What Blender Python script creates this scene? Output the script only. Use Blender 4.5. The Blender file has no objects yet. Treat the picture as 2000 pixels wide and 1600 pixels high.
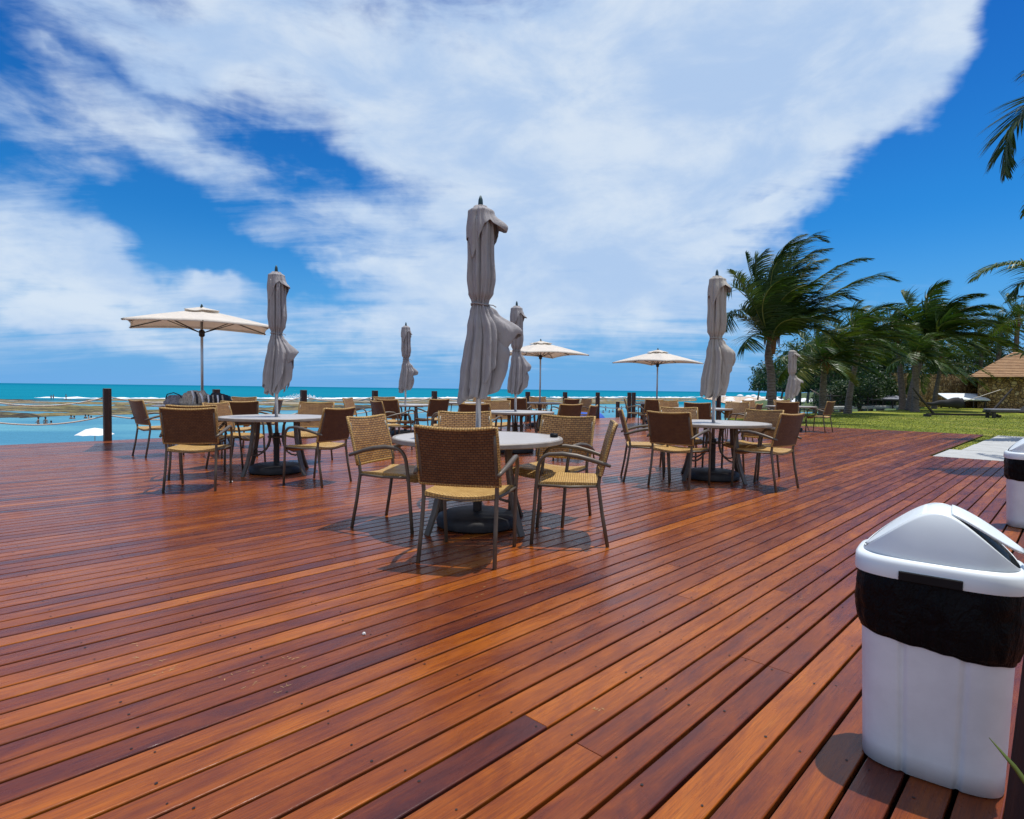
import bpy, math, random
import numpy as np
from mathutils import Vector, Matrix, Euler
R = math.radians
PI = math.pi
C = bpy.context.scene.collection
SC = bpy.context.scene
FPX = 1150.0
HC = 1.1
PITCH = math.atan(39.6 / FPX)
ROLL = R(0.71)

# ------------------------------------------------------------------ camera
cam_d = bpy.data.cameras.new('camera')
cam = bpy.data.objects.new('camera', cam_d)
C.objects.link(cam)
CM = Matrix.Rotation(R(90) - PITCH, 4, 'X') @ Matrix.Rotation(ROLL, 4, 'Z')
cam.matrix_world = Matrix.Translation((0, 0, HC)) @ CM
cam_d.sensor_width = 36
cam_d.lens = FPX / 2000 * 36
cam_d.clip_start = 0.05
cam_d.clip_end = 60000
SC.camera = cam

def G(px, py, z=0.0):
    d = CM.to_3x3() @ Vector(((px - 1000) / FPX, -(py - 800) / FPX, -1))
    t = (z - HC) / d.z
    return d.x * t, d.y * t
def DIR(px, py):
    return (CM.to_3x3() @ Vector(((px - 1000) / FPX, -(py - 800) / FPX, -1))).normalized()
def AT(px, py, Y):
    d = DIR(px, py)
    t = Y / d.y
    return Vector((d.x * t, Y, HC + d.z * t))

# ------------------------------------------------------------------ render / colour
SC.view_settings.view_transform = 'Standard'
SC.view_settings.look = 'None'
SC.view_settings.exposure = 0.0
SC.view_settings.gamma = 1.0
SC.cycles.max_bounces = 6
SC.cycles.transparent_max_bounces = 8
SC.cycles.use_denoising = True

# ------------------------------------------------------------------ sun
SV = Vector((0.165, 0.08, 0.71)).normalized()
sun_d = bpy.data.lights.new('sun', 'SUN')
sun_d.energy = 4.1
sun_d.angle = R(0.55)
sun_d.color = (1.0, 0.95, 0.88)
sun = bpy.data.objects.new('sun', sun_d)
C.objects.link(sun)
sun.rotation_euler = SV.to_track_quat('Z', 'Y').to_euler()

# ------------------------------------------------------------------ world: Nishita sky with wind-drawn clouds
class NT:
    def __init__(s, nt): s.nt = nt; s.nt.nodes.clear()
    def n(s, t, **k):
        nd = s.nt.nodes.new(t)
        for a, v in k.items(): setattr(nd, a, v)
        return nd
    def l(s, a, b): s.nt.links.new(a, b)
    def math(s, op, a, b=None, c=None, clamp=False):
        m = s.n('ShaderNodeMath', operation=op, use_clamp=clamp)
        for i, v in enumerate((a, b, c)):
            if v is None: continue
            if isinstance(v, (int, float)): m.inputs[i].default_value = v
            else: s.l(v, m.inputs[i])
        return m.outputs[0]
    def mix(s, f, a, b, mode='MIX'):
        m = s.n('ShaderNodeMix', data_type='RGBA', blend_type=mode)
        for i, v in ((0, f), (6, a), (7, b)):
            if isinstance(v, (int, float)): m.inputs[i].default_value = v
            elif isinstance(v, tuple): m.inputs[i].default_value = (*v[:3], 1)
            else: s.l(v, m.inputs[i])
        return m.outputs[2]
    def noise(s, vec, scale=1, detail=4, rough=.55, dist=0, lac=2.0, dim='3D'):
        m = s.n('ShaderNodeTexNoise', noise_dimensions=dim)
        m.inputs['Scale'].default_value = scale; m.inputs['Detail'].default_value = detail
        m.inputs['Roughness'].default_value = rough; m.inputs['Distortion'].default_value = dist
        m.inputs['Lacunarity'].default_value = lac
        if vec is not None: s.l(vec, m.inputs['Vector'])
        return m.outputs[0]
    def map(s, vec, sc=(1, 1, 1), rot=(0, 0, 0), loc=(0, 0, 0), typ='POINT'):
        m = s.n('ShaderNodeMapping', vector_type=typ)
        m.inputs['Scale'].default_value = sc; m.inputs['Rotation'].default_value = rot
        m.inputs['Location'].default_value = loc
        s.l(vec, m.inputs['Vector'])
        return m.outputs[0]
    def ramp(s, fac, pts, interp='LINEAR'):
        m = s.n('ShaderNodeValToRGB')
        m.color_ramp.interpolation = interp
        e = m.color_ramp.elements
        while len(e) < len(pts): e.new(0.5)
        for i, (p, c) in enumerate(pts):
            e[i].position = p
            e[i].color = (*c, 1) if isinstance(c, tuple) else (c, c, c, 1)
        s.l(fac, m.inputs[0])
        return m.outputs[0]
    def rng(s, v, a, b, c=0., d=1., smooth=True):
        m = s.n('ShaderNodeMapRange', interpolation_type='SMOOTHSTEP' if smooth else 'LINEAR')
        for i, x in ((1, a), (2, b), (3, c), (4, d)): m.inputs[i].default_value = x
        s.l(v, m.inputs[0])
        return m.outputs[0]

world = bpy.data.worlds.new('World')
SC.world = world
world.use_nodes = True
W = NT(world.node_tree)
sky = W.n('ShaderNodeTexSky', sky_type='NISHITA')
sky.sun_disc = False
sky.sun_elevation = math.asin(SV.z)
sky.sun_rotation = math.atan2(SV.x, SV.y)
sky.altitude = 0; sky.air_density = 1.0; sky.dust_density = 0.6; sky.ozone_density = 2.5
geo = W.n('ShaderNodeTexCoord')
sep = W.n('ShaderNodeSeparateXYZ'); W.l(geo.outputs['Generated'], sep.inputs[0])
dx, dy, dz = sep.outputs
az = W.math('ARCTAN2', dx, dy)
el = W.math('ARCSINE', dz)
comb = W.n('ShaderNodeCombineXYZ'); W.l(az, comb.inputs[0]); W.l(el, comb.inputs[1])
AE = comb.outputs[0]
def ae(px, py):
    d = DIR(px, py)
    return math.atan2(d.x, d.y), math.asin(d.z)
# cloud-layer coordinates (a plane high above the sea)
zz = W.math('ADD', W.math('MAXIMUM', dz, 0.0), 0.12)
cl = W.n('ShaderNodeCombineXYZ')
W.l(W.math('DIVIDE', dx, zz), cl.inputs[0]); W.l(W.math('DIVIDE', dy, zz), cl.inputs[1])
CP = cl.outputs[0]
# warp the shape coordinates
wn = W.n('ShaderNodeTexNoise'); wn.inputs['Scale'].default_value = 3.2; wn.inputs['Detail'].default_value = 5; wn.inputs['Roughness'].default_value = .62
W.l(AE, wn.inputs['Vector'])
wsub = W.n('ShaderNodeVectorMath', operation='SUBTRACT'); W.l(wn.outputs['Color'], wsub.inputs[0]); wsub.inputs[1].default_value = (.5, .5, .5)
wsc = W.n('ShaderNodeVectorMath', operation='SCALE'); W.l(wsub.outputs[0], wsc.inputs[0]); wsc.inputs['Scale'].default_value = .20
wad = W.n('ShaderNodeVectorMath', operation='ADD'); W.l(AE, wad.inputs[0]); W.l(wsc.outputs[0], wad.inputs[1])
AEW = wad.outputs[0]
# (px, py, rx, ry, tilt (deg, clockwise down on the picture), weight): banks of cloud and holes of blue
BL = [
 (1250, 120, 800, 330, -8, 1.15), (1500, 60, 480, 330, -30, .8), (1150, 330, 520, 260, -6, .7), (620, 60, 560, 170, 12, .6),
 (380, 170, 420, 90, 26, .35), (820, 250, 330, 110, 25, .45),
 (1080, 520, 520, 170, -4, .80), (1380, 480, 420, 90, -10, .45), (880, 600, 420, 110, 0, .50),
 (250, 670, 560, 60, 0, .34), (1830, 40, 300, 150, -42, 1.0), (330, 60, 620, 150, 10, .28), (220, 170, 360, 90, 16, .30), (1500, 380, 330, 60, -24, .35), (150, 15, 420, 55, 8, .3), (230, 230, 420, 60, 20, .50), (130, 130, 90, 22, 5, .4), (700, 520, 260, 26, 16, .45), (450, 300, 420, 30, 14, .3),
 (90, 500, 330, 150, 20, .95), (300, 570, 230, 60, 14, .45), (150, 545, 420, 70, 6, .3), (620, 400, 430, 40, 20, .42),
 (100, 290, 260, 55, 12, .35), (1450, 600, 640, 80, -3, .34), (700, 650, 800, 70, 0, .34),
 (437, 548, 80, 46, 0, 1.1), (118, 628, 84, 40, 10, 1.1), (215, 626, 58, 26, 10, 1.0), (1810, 530, 75, 50, -40, .42), (1460, 440, 240, 26, -14, .35),
 (1990, 260, 270, 520, 28, -1.2), (1740, 390, 350, 160, -34, -1.3), (1430, 415, 180, 34, -16, -.5), (560, 330, 330, 75, 16, -.65), (330, 440, 190, 110, 25, -.75),
 (560, 510, 280, 62, 14, -.75), (70, 120, 280, 40, 18, -.35), (250, 190, 200, 40, 22, -.35), (1130, 520, 110, 42, 0, -.5), (710, 180, 110, 34, 10, -.4), (20, 60, 160, 40, 20, -.2),
]
tot = None
for (px, py, rx, ry, tl, wgt) in BL:
    a, e = ae(px, py)
    k = math.cos(math.atan((px - 1000) / FPX)) ** 2
    m = W.n('ShaderNodeMapping', vector_type='TEXTURE')
    m.inputs['Location'].default_value = (a, e, 0)
    m.inputs['Rotation'].default_value = (0, 0, R(-tl))
    m.inputs['Scale'].default_value = (rx / FPX * k * 1.25, ry / FPX * math.sqrt(k) * 1.25, 1e4)
    W.l(AEW, m.inputs['Vector'])
    g = W.n('ShaderNodeTexGradient', gradient_type='QUADRATIC_SPHERE')
    W.l(m.outputs[0], g.inputs[0])
    # soft but flat-topped
    tot = W.math('MULTIPLY_ADD', W.math('MINIMUM', W.math('MULTIPLY', g.outputs[1], 2.2), 1.0), wgt, tot if tot is not None else 0.0)
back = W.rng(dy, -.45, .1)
# streaky cirrus texture in the cloud layer, drawn out along the wind
st1 = W.noise(W.map(CP, (0.55, 2.6, 1), (0, 0, R(-28))), 1.3, 9, .62, .6)
st2 = W.noise(W.map(AE, (2.0, 6.5, 1), (0, 0, R(-17))), 2.4, 8, .6, .45)
st3 = W.noise(AE, 22, 5, .6, .2)
tex = W.math('ADD', W.math('ADD', W.math('MULTIPLY', W.math('SUBTRACT', st1, .5), 1.6), W.math('MULTIPLY', W.math('SUBTRACT', st2, .5), 2.2)), W.math('MULTIPLY', W.math('SUBTRACT', st3, .5), .45))
cov = W.math('ADD', tot, tex)
elf = W.rng(el, 0.0, 0.06)
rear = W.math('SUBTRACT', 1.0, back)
cov = W.math('ADD', cov, W.math('ADD', W.math('MULTIPLY', rear, .8), W.math('MULTIPLY', W.rng(el, .8, 1.2), .5)))  # unseen cloud cover added behind the camera and overhead as fill light
cov = W.math('MULTIPLY', W.rng(cov, -.22, 1.20), W.math('MULTIPLY_ADD', elf, .9, .1))
# colour of the clear sky: deeper and more saturated than the model's
hs = W.n('ShaderNodeHueSaturation'); hs.inputs['Saturation'].default_value = 1.22; hs.inputs['Hue'].default_value = .493
W.l(sky.outputs[0], hs.inputs['Color'])
hazef = W.rng(el, 0.30, -0.02)
grade = W.ramp(el, [(0.0, (.22, .90, 1.45)), (.28, (.20, .88, 1.45)), (.62, (.11, .56, 1.27)), (1.0, (.08, .5, 1.2))])
skyc = W.mix(1.0, hs.outputs[0], grade, 'MULTIPLY')
skyc = W.mix(W.rng(el, .27, -.03), skyc, (1.9, 4.9, 9.4))
shade = W.noise(W.map(AE, (1.6, 3.4, 1), (0, 0, R(-15))), 2.6, 6, .6, .3)
cc = W.mix(W.rng(shade, .35, .68), (5.4, 7.3, 10.2), (8.3, 9.5, 10.9))
cc = W.mix(W.math('MULTIPLY', rear, .8), cc, (7.8, 8.2, 8.9))  # near-neutral white for the added cloud behind the camera
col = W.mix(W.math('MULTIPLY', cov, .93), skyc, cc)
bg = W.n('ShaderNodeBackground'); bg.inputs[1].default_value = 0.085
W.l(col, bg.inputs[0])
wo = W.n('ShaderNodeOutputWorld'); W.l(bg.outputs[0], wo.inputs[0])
world.cycles.sampling_method = 'MANUAL'
world.cycles.sample_map_resolution = 512

# ------------------------------------------------------------------ materials
MATS = {}
def newmat(name):
    m = bpy.data.materials.new(name); m.use_nodes = True
    t = NT(m.node_tree)
    o = t.n('ShaderNodeOutputMaterial')
    p = t.n('ShaderNodeBsdfPrincipled')
    t.l(p.outputs[0], o.inputs[0])
    MATS[name] = m
    return m, t, p, o
def bump(t, p, h, strength=.3, dist=.01):
    b = t.n('ShaderNodeBump'); b.inputs['Strength'].default_value = strength; b.inputs['Distance'].default_value = dist
    t.l(h, b.inputs['Height']); t.l(b.outputs[0], p.inputs['Normal'])
    return b
def simple(name, col, rough=.5, metal=0., var=.15, scale=12, bmp=.0, spec=.5, coat=0):
    m, t, p, o = newmat(name)
    tc = t.n('ShaderNodeTexCoord')
    n = t.noise(tc.outputs['Object'], scale, 5, .6)
    d = tuple(c * (1 - var) for c in col); b = tuple(min(1, c * (1 + var)) for c in col)
    t.l(t.mix(t.rng(n, .3, .7), d, b), p.inputs['Base Color'])
    t.l(t.math('MULTIPLY_ADD', n, .25, rough - .12), p.inputs['Roughness'])
    p.inputs['Metallic'].default_value = metal
    p.inputs['Specular IOR Level'].default_value = spec
    p.inputs['Coat Weight'].default_value = coat
    if bmp: bump(t, p, n, bmp, .01)
    return m

simple('aluminium', (.47, .48, .50), .4, .8, .06, 6)
simple('chair_tube', (.125, .100, .074), .45, .15, .18, 9, .05)
simple('black_base', (.018, .018, .020), .6, 0, .4, 14, .3)
simple('finial', (.02, .055, .06), .45, .2, .2)
simple('dark_metal', (.035, .028, .025), .5, .3, .3)
simple('bin_white', (.76, .79, .81), .40, 0, .06, 7, .03)
simple('lid_white', (.80, .86, .87), .33, 0, .03, 5, .02)
simple('black_plastic', (.006, .006, .007), .5, 0, .3, spec=.25)
simple('rope', (.55, .50, .42), .8, 0, .2, 60, .3)
simple('concrete', (.43, .44, .42), .85, 0, .10, 3, .2)
simple('white_paint', (.72, .78, .80), .5, 0, .06)
simple('white_fabric', (.80, .80, .80), .8, 0, .05)
simple('grey_fabric', (.24, .22, .24), .85, 0, .35, 25, .3)
simple('taupe_fabric', (.40, .34, .28), .85, 0, .35, 30, .3)
simple('dark_fabric', (.02, .02, .03), .8, 0, .4, 30, .3)
simple('blue_fabric', (.03, .12, .55), .7, 0, .25, 10)
simple('skin', (.30, .16, .10), .55, 0, .15)
simple('swimwear', (.04, .035, .06), .6, 0, .3)
simple('shell', (.8, .78, .74), .5)
simple('dark_cushion', (.012, .013, .016), .8, 0, .3, 20)
simple('pale_cushion', (.22, .23, .27), .8, 0, .2, 20)

# wicker: split-cane weave, generated in UV space (metres)
def wicker(name, big, cola, colb, dark):
    m, t, p, o = newmat(name)
    uv = t.n('ShaderNodeUVMap')
    b = t.n('ShaderNodeTexBrick'); b.offset = .5; b.squash = 1
    w, h = (.046, .0185) if big else (.030, .0165)
    b.inputs['Scale'].default_value = 1; b.inputs['Brick Width'].default_value = w; b.inputs['Row Height'].default_value = h
    b.inputs['Mortar Size'].default_value = .0034 if big else .0030; b.inputs['Mortar Smooth'].default_value = .8
    t.l(t.map(uv.outputs[0]), b.inputs['Vector'])
    b.inputs['Color1'].default_value = (*cola, 1); b.inputs['Color2'].default_value = (*colb, 1); b.inputs['Mortar'].default_value = (*dark, 1)
    n = t.noise(uv.outputs[0], 9, 4, .6)
    n2 = t.noise(t.map(uv.outputs[0], (20, 180, 1)), 3, 2, .5)
    c = t.mix(t.rng(n, .3, .7, 0, .35), b.outputs[0], dark)
    c = t.mix(t.math('MULTIPLY', n2, .35), c, cola, 'MULTIPLY')
    t.l(c, p.inputs['Base Color'])
    p.inputs['Roughness'].default_value = .48
    sx = t.n('ShaderNodeSeparateXYZ'); t.l(uv.outputs[0], sx.inputs[0])
    wv = t.math('SINE', t.math('MULTIPLY', sx.outputs[0], 2 * PI / w))
    hgt = t.math('ADD', t.math('SUBTRACT', 1, b.outputs['Fac']), t.math('MULTIPLY', wv, .18))
    bump(t, p, hgt, .9, .004 if big else .0022)
    return m
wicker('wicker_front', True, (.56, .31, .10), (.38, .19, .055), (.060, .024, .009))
wicker('wicker_back_shaded', False, (.22, .105, .040), (.155, .070, .026), (.040, .016, .007))  # darker copy of the weave: shade on the rear faces put into the colour
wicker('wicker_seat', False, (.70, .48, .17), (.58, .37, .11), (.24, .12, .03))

# umbrella cloth
def cloth(name, col, trans=.0, var=.08):
    m, t, p, o = newmat(name)
    tc = t.n('ShaderNodeTexCoord')
    n = t.noise(tc.outputs['Object'], 5, 6, .65)
    c = t.mix(t.rng(n, .3, .75), tuple(x * (1 - var) for x in col), tuple(min(1, x * (1 + var)) for x in col))
    t.l(c, p.inputs['Base Color'])
    p.inputs['Roughness'].default_value = .85
    p.inputs['Specular IOR Level'].default_value = .2
    f = t.noise(tc.outputs['Object'], 160, 3, .6)
    w = t.noise(t.map(tc.outputs['Object'], (1, 1, .35)), 16, 5, .6, .6)
    bump(t, p, t.math('MULTIPLY_ADD', f, .10, w), .6, .03)
    if trans:
        tr = t.n('ShaderNodeBsdfTranslucent'); t.l(c, tr.inputs[0])
        ms = t.n('ShaderNodeMixShader'); ms.inputs[0].default_value = trans
        t.l(p.outputs[0], ms.inputs[1]); t.l(tr.outputs[0], ms.inputs[2]); t.l(ms.outputs[0], o.inputs[0])
    return m
cloth('taupe_canvas', (.37, .35, .355), .06)
cloth('beige_canvas', (.50, .46, .41), .14)
cloth('cream_canvas', (.82, .77, .69), .30, .04)
cloth('bag_plastic', (.004, .004, .005))
MATS['bag_plastic'].node_tree.nodes['Principled BSDF'].inputs['Roughness'].default_value = .45
MATS['bag_plastic'].node_tree.nodes['Principled BSDF'].inputs['Specular IOR Level'].default_value = .12
MATS['bag_plastic'].node_tree.nodes['Bump'].inputs['Strength'].default_value = 1.0

# deck wood
m, t, p, o = newmat('deck_wood')
tc = t.n('ShaderNodeTexCoord'); OB = tc.outputs['Object']
at = t.n('ShaderNodeAttribute', attribute_name='tone'); sp = t.n('ShaderNodeSeparateColor'); t.l(at.outputs['Color'], sp.inputs[0])
cmb = t.n('ShaderNodeCombineXYZ'); t.l(t.math('MULTIPLY', sp.outputs[1], 37.), cmb.inputs[2])
av = t.n('ShaderNodeVectorMath', operation='ADD'); t.l(OB, av.inputs[0]); t.l(cmb.outputs[0], av.inputs[1])
V = av.outputs[0]
grain = t.noise(t.map(V, (1.6, 60, 4)), 1.4, 7, .65, .7)
fine = t.noise(t.map(V, (9, 420, 30)), 1, 4, .6, .2)
blot = t.noise(t.map(V, (1.1, 5, 1)), 2.2, 8, .68, .5)
bigp = t.noise(t.map(OB, (.5, .9, 1)), .8, 5, .6, .4)
ton = t.math('ADD', sp.outputs[0], t.math('ADD', t.math('MULTIPLY', t.math('SUBTRACT', blot, .5), 1.25), t.math('MULTIPLY', t.math('SUBTRACT', bigp, .5), .6)))
base = t.ramp(ton, [(.0, (.042, .015, .018)), (.22, (.105, .026, .017)), (.42, (.190, .044, .012)), (.62, (.275, .068, .009)), (.84, (.40, .108, .009)), (1., (.45, .140, .015))])
base = t.mix(t.rng(grain, .38, .72, 0., .38), base, (.080, .020, .010))
base = t.mix(t.rng(fine, .42, .72, 0, .5), base, (.05, .014, .010))
worn = t.noise(t.map(OB, (.8, 1.6, 1)), 2.1, 7, .7, .8)
scf = t.noise(t.map(OB, (7, 3.2, 1), (0, 0, .6)), 5, 6, .7, 1.4)
wf = t.math('MULTIPLY', t.rng(worn, .60, .74), t.rng(scf, .58, .72))
base = t.mix(t.math('MULTIPLY', wf, .55), base, (.50, .27, .15))
base = t.mix(t.rng(worn, .55, .8, 0, .16), base, (.34, .16, .09))
t.l(base, p.inputs['Base Color'])
rg = t.math('ADD', t.math('MULTIPLY_ADD', blot, .22, .15), t.math('ADD', t.math('MULTIPLY', wf, .25), t.math('MULTIPLY', t.rng(worn, .45, .75), .14)))
t.l(rg, p.inputs['Roughness'])
p.inputs['Specular IOR Level'].default_value = .34
bump(t, p, t.math('ADD', t.math('MULTIPLY', grain, .6), t.math('ADD', t.math('MULTIPLY', fine, .25), t.math('MULTIPLY', blot, 1.2))), .22, .006)
simple('screw_hole', (.012, .006, .005), .6)
simple('deck_gap_shade', (.012, .008, .006), .9)  # near-black colour standing for the shade in the plank gaps

# post wood
m, t, p, o = newmat('post_wood')
tc = t.n('ShaderNodeTexCoord')
g = t.noise(t.map(tc.outputs['Object'], (26, 26, 1.8)), 1.5, 6, .65, .4)
t.l(t.ramp(g, [(.25, (.012, .006, .005)), (.55, (.040, .014, .009)), (.8, (.085, .030, .016))]), p.inputs['Base Color'])
p.inputs['Roughness'].default_value = .6
bump(t, p, g, .5, .01)

# table top wood-look slats
m, t, p, o = newmat('table_slat')
tc = t.n('ShaderNodeTexCoord')
g = t.noise(t.map(tc.outputs['Object'], (2, 45, 4)), 2, 5, .6, .3)
t.l(t.mix(g, (.40, .37, .34), (.54, .52, .50)), p.inputs['Base Color'])
p.inputs['Roughness'].default_value = .42
bump(t, p, g, .15, .003)
simple('table_rim', (.30, .265, .225), .45, 0, .12, 14)

# lawn
m, t, p, o = newmat('lawn_grass')
tc = t.n('ShaderNodeTexCoord')
a = t.noise(tc.outputs['Object'], .35, 6, .65, .5); b_ = t.noise(tc.outputs['Object'], 6, 6, .7); c_ = t.noise(tc.outputs['Object'], 45, 3, .6)
s_ = t.math('ADD', t.math('MULTIPLY_ADD', a, 1.3, -.3), t.math('ADD', t.math('MULTIPLY', b_, .35), t.math('MULTIPLY', c_, .25)))
t.l(t.ramp(s_, [(.44, (.080, .115, .008)), (.56, (.165, .205, .012)), (.70, (.260, .290, .024)), (.86, (.38, .33, .07))]), p.inputs['Base Color'])
p.inputs['Roughness'].default_value = .9; p.inputs['Specular IOR Level'].default_value = .2
bump(t, p, t.math('ADD', b_, c_), .9, .05)
m, t, p, o = newmat('grass_blade')
at = t.n('ShaderNodeAttribute', attribute_name='tone')
t.l(t.mix(at.outputs['Fac'], (.12, .17, .012), (.30, .30, .05)), p.inputs['Base Color']); p.inputs['Roughness'].default_value = .7

# palm leaflets and other leaves: per-leaf tone
def leafmat(name, stops, rough=.45, trans=.25):
    m, t, p, o = newmat(name)
    at = t.n('ShaderNodeAttribute', attribute_name='tone')
    sp = t.n('ShaderNodeSeparateColor'); t.l(at.outputs['Color'], sp.inputs[0])
    c = t.ramp(sp.outputs[0], stops)
    t.l(c, p.inputs['Base Color']); p.inputs['Roughness'].default_value = rough
    p.inputs['Specular IOR Level'].default_value = .35
    tr = t.n('ShaderNodeBsdfTranslucent'); t.l(t.mix(1.0, c, (.9, 1., .35), 'MULTIPLY'), tr.inputs[0])
    ms = t.n('ShaderNodeMixShader'); ms.inputs[0].default_value = trans
    t.l(p.outputs[0], ms.inputs[1]); t.l(tr.outputs[0], ms.inputs[2]); t.l(ms.outputs[0], o.inputs[0])
leafmat('palm_leaf', [(0, (.012, .032, .012)), (.40, (.028, .068, .016)), (.70, (.075, .130, .022)), (1, (.22, .22, .045))])
leafmat('bush_leaf', [(0, (.010, .026, .010)), (.5, (.025, .058, .014)), (.85, (.065, .115, .02)), (1, (.13, .17, .03))], .5, .2)
m, t, p, o = newmat('palm_trunk')
tc = t.n('ShaderNodeTexCoord')
g = t.noise(t.map(tc.outputs['Object'], (3, 3, 9)), 1.6, 6, .65, .3)
sz = t.n('ShaderNodeSeparateXYZ'); t.l(tc.outputs['Object'], sz.inputs[0])
ring = t.math('SINE', t.math('ADD', t.math('MULTIPLY', sz.outputs[2], 55.), t.math('MULTIPLY', g, 5.)))
t.l(t.mix(t.rng(g, .3, .7), (.075, .060, .048), (.20, .165, .135)), p.inputs['Base Color']); p.inputs['Roughness'].default_value = .9
bump(t, p, t.math('MULTIPLY_ADD', ring, .35, g), .8, .03)
simple('palm_sheath', (.16, .075, .035), .9, 0, .4, 14, .5)

# sand, reef, foam, water
simple('sand', (.52, .40, .29), .95, 0, .15, .6, .1)
m, t, p, o = newmat('reef_rock')
tc = t.n('ShaderNodeTexCoord')
g1 = t.noise(t.map(tc.outputs['Object'], (.18, 1, 1)), .075, 8, .68, .7); g2 = t.noise(tc.outputs['Object'], .9, 6, .7)
s_ = t.math('MULTIPLY_ADD', t.math('SUBTRACT', g2, .5), .5, t.rng(g1, .34, .66, .25, .85, False))
rc = t.ramp(s_, [(.36, (.018, .014, .010)), (.46, (.070, .055, .018)), (.54, (.13, .115, .028)), (.60, (.25, .19, .07)), (.68, (.11, .085, .05)), (.80, (.38, .33, .24))])
sz = t.n('ShaderNodeSeparateXYZ'); t.l(tc.outputs['Object'], sz.inputs[0])
t.l(t.mix(t.rng(t.math('MULTIPLY_ADD', g2, .3, sz.outputs[2]), -4.02, -3.80), (.016, .012, .008), rc), p.inputs['Base Color'])
p.inputs['Roughness'].default_value = .85
bump(t, p, g2, .6, .3)
simple('foam', (.82, .86, .88), .9, 0, .05, 1)
m, t, p, o = newmat('sea_water')
tc = t.n('ShaderNodeTexCoord'); OB = tc.outputs['Object']
sx = t.n('ShaderNodeSeparateXYZ'); t.l(OB, sx.inputs[0])
dist = t.n('ShaderNodeVectorMath', operation='LENGTH'); t.l(OB, dist.inputs[0])
lw = t.noise(t.map(OB, (.35, 1, 1)), .010, 6, .6, .6)
dd = t.math('ADD', dist.outputs['Value'], t.math('MULTIPLY', t.math('SUBTRACT', lw, .5), 120.))
farf = t.rng(dd, 190, 260)
deep = t.rng(dist.outputs['Value'], 500, 4000)
sea = t.mix(deep, (.010, .205, .300), (.006, .150, .260))
sea = t.mix(t.rng(t.noise(t.map(OB, (.25, 1, 1)), .006, 5, .6), .45, .65, 0, .55), sea, (.006, .16, .25))
lag = t.mix(t.rng(t.noise(t.map(OB, (.5, 1, 1)), .05, 6, .65, .6), .35, .68), (.075, .24, .36), (.14, .36, .44))
t.l(t.mix(farf, lag, sea), p.inputs['Base Color'])
t.l(t.math('MULTIPLY_ADD', farf, .2, .3), p.inputs['Roughness'])
p.inputs['IOR'].default_value = 1.33
p.inputs['Specular IOR Level'].default_value = .0
p.inputs['IOR'].default_value = 1.08
r1 = t.noise(t.map(OB, (.55, 1.6, 1)), .9, 5, .65, .3); r2 = t.noise(t.map(OB, (.2, 1, 1)), .16, 5, .6)
bump(t, p, t.math('MULTIPLY_ADD', r2, 3.0, r1), 1.0, .35)

# stone wall, roof
m, t, p, o = newmat('rubble_stone')
tc = t.n('ShaderNodeTexCoord')
v = t.n('ShaderNodeTexVoronoi'); v.inputs['Scale'].default_value = 4.2; v.inputs['Randomness'].default_value = .9; t.l(tc.outputs['Object'], v.inputs['Vector'])
ve = t.n('ShaderNodeTexVoronoi', feature='DISTANCE_TO_EDGE'); ve.inputs['Scale'].default_value = 4.2; ve.inputs['Randomness'].default_value = .9; t.l(tc.outputs['Object'], ve.inputs['Vector'])
vs = t.n('ShaderNodeSeparateColor'); t.l(v.outputs['Color'], vs.inputs[0])
c = t.ramp(vs.outputs[0], [(0, (.17, .095, .035)), (.4, (.36, .22, .08)), (.75, (.52, .34, .14)), (1, (.66, .50, .26))])
g = t.noise(tc.outputs['Object'], 14, 5, .65)
c = t.mix(t.rng(g, .35, .7, 0, .5), c, (.12, .08, .04))
t.l(t.mix(t.rng(ve.outputs['Distance'], .0, .09), (.045, .03, .02), c), p.inputs['Base Color']); p.inputs['Roughness'].default_value = .9
bump(t, p, t.rng(ve.outputs['Distance'], 0, .2), .9, .06)
m, t, p, o = newmat('roof_shingle')
tc = t.n('ShaderNodeTexCoord')
uv = t.n('ShaderNodeUVMap')
b = t.n('ShaderNodeTexBrick'); b.inputs['Scale'].default_value = 1; b.inputs['Brick Width'].default_value = .28; b.inputs['Row Height'].default_value = .30
b.inputs['Mortar Size'].default_value = .012; t.l(uv.outputs[0], b.inputs['Vector'])
b.inputs['Color1'].default_value = (.40, .225, .10, 1); b.inputs['Color2'].default_value = (.29, .155, .07, 1); b.inputs['Mortar'].default_value = (.10, .05, .03, 1)
g = t.noise(tc.outputs['Object'], 2.5, 6, .65)
t.l(t.mix(t.rng(g, .35, .7, 0, .5), b.outputs[0], (.44, .28, .14)), p.inputs['Base Color']); p.inputs['Roughness'].default_value = .85
bump(t, p, b.outputs['Fac'], -.5, .03)

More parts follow.
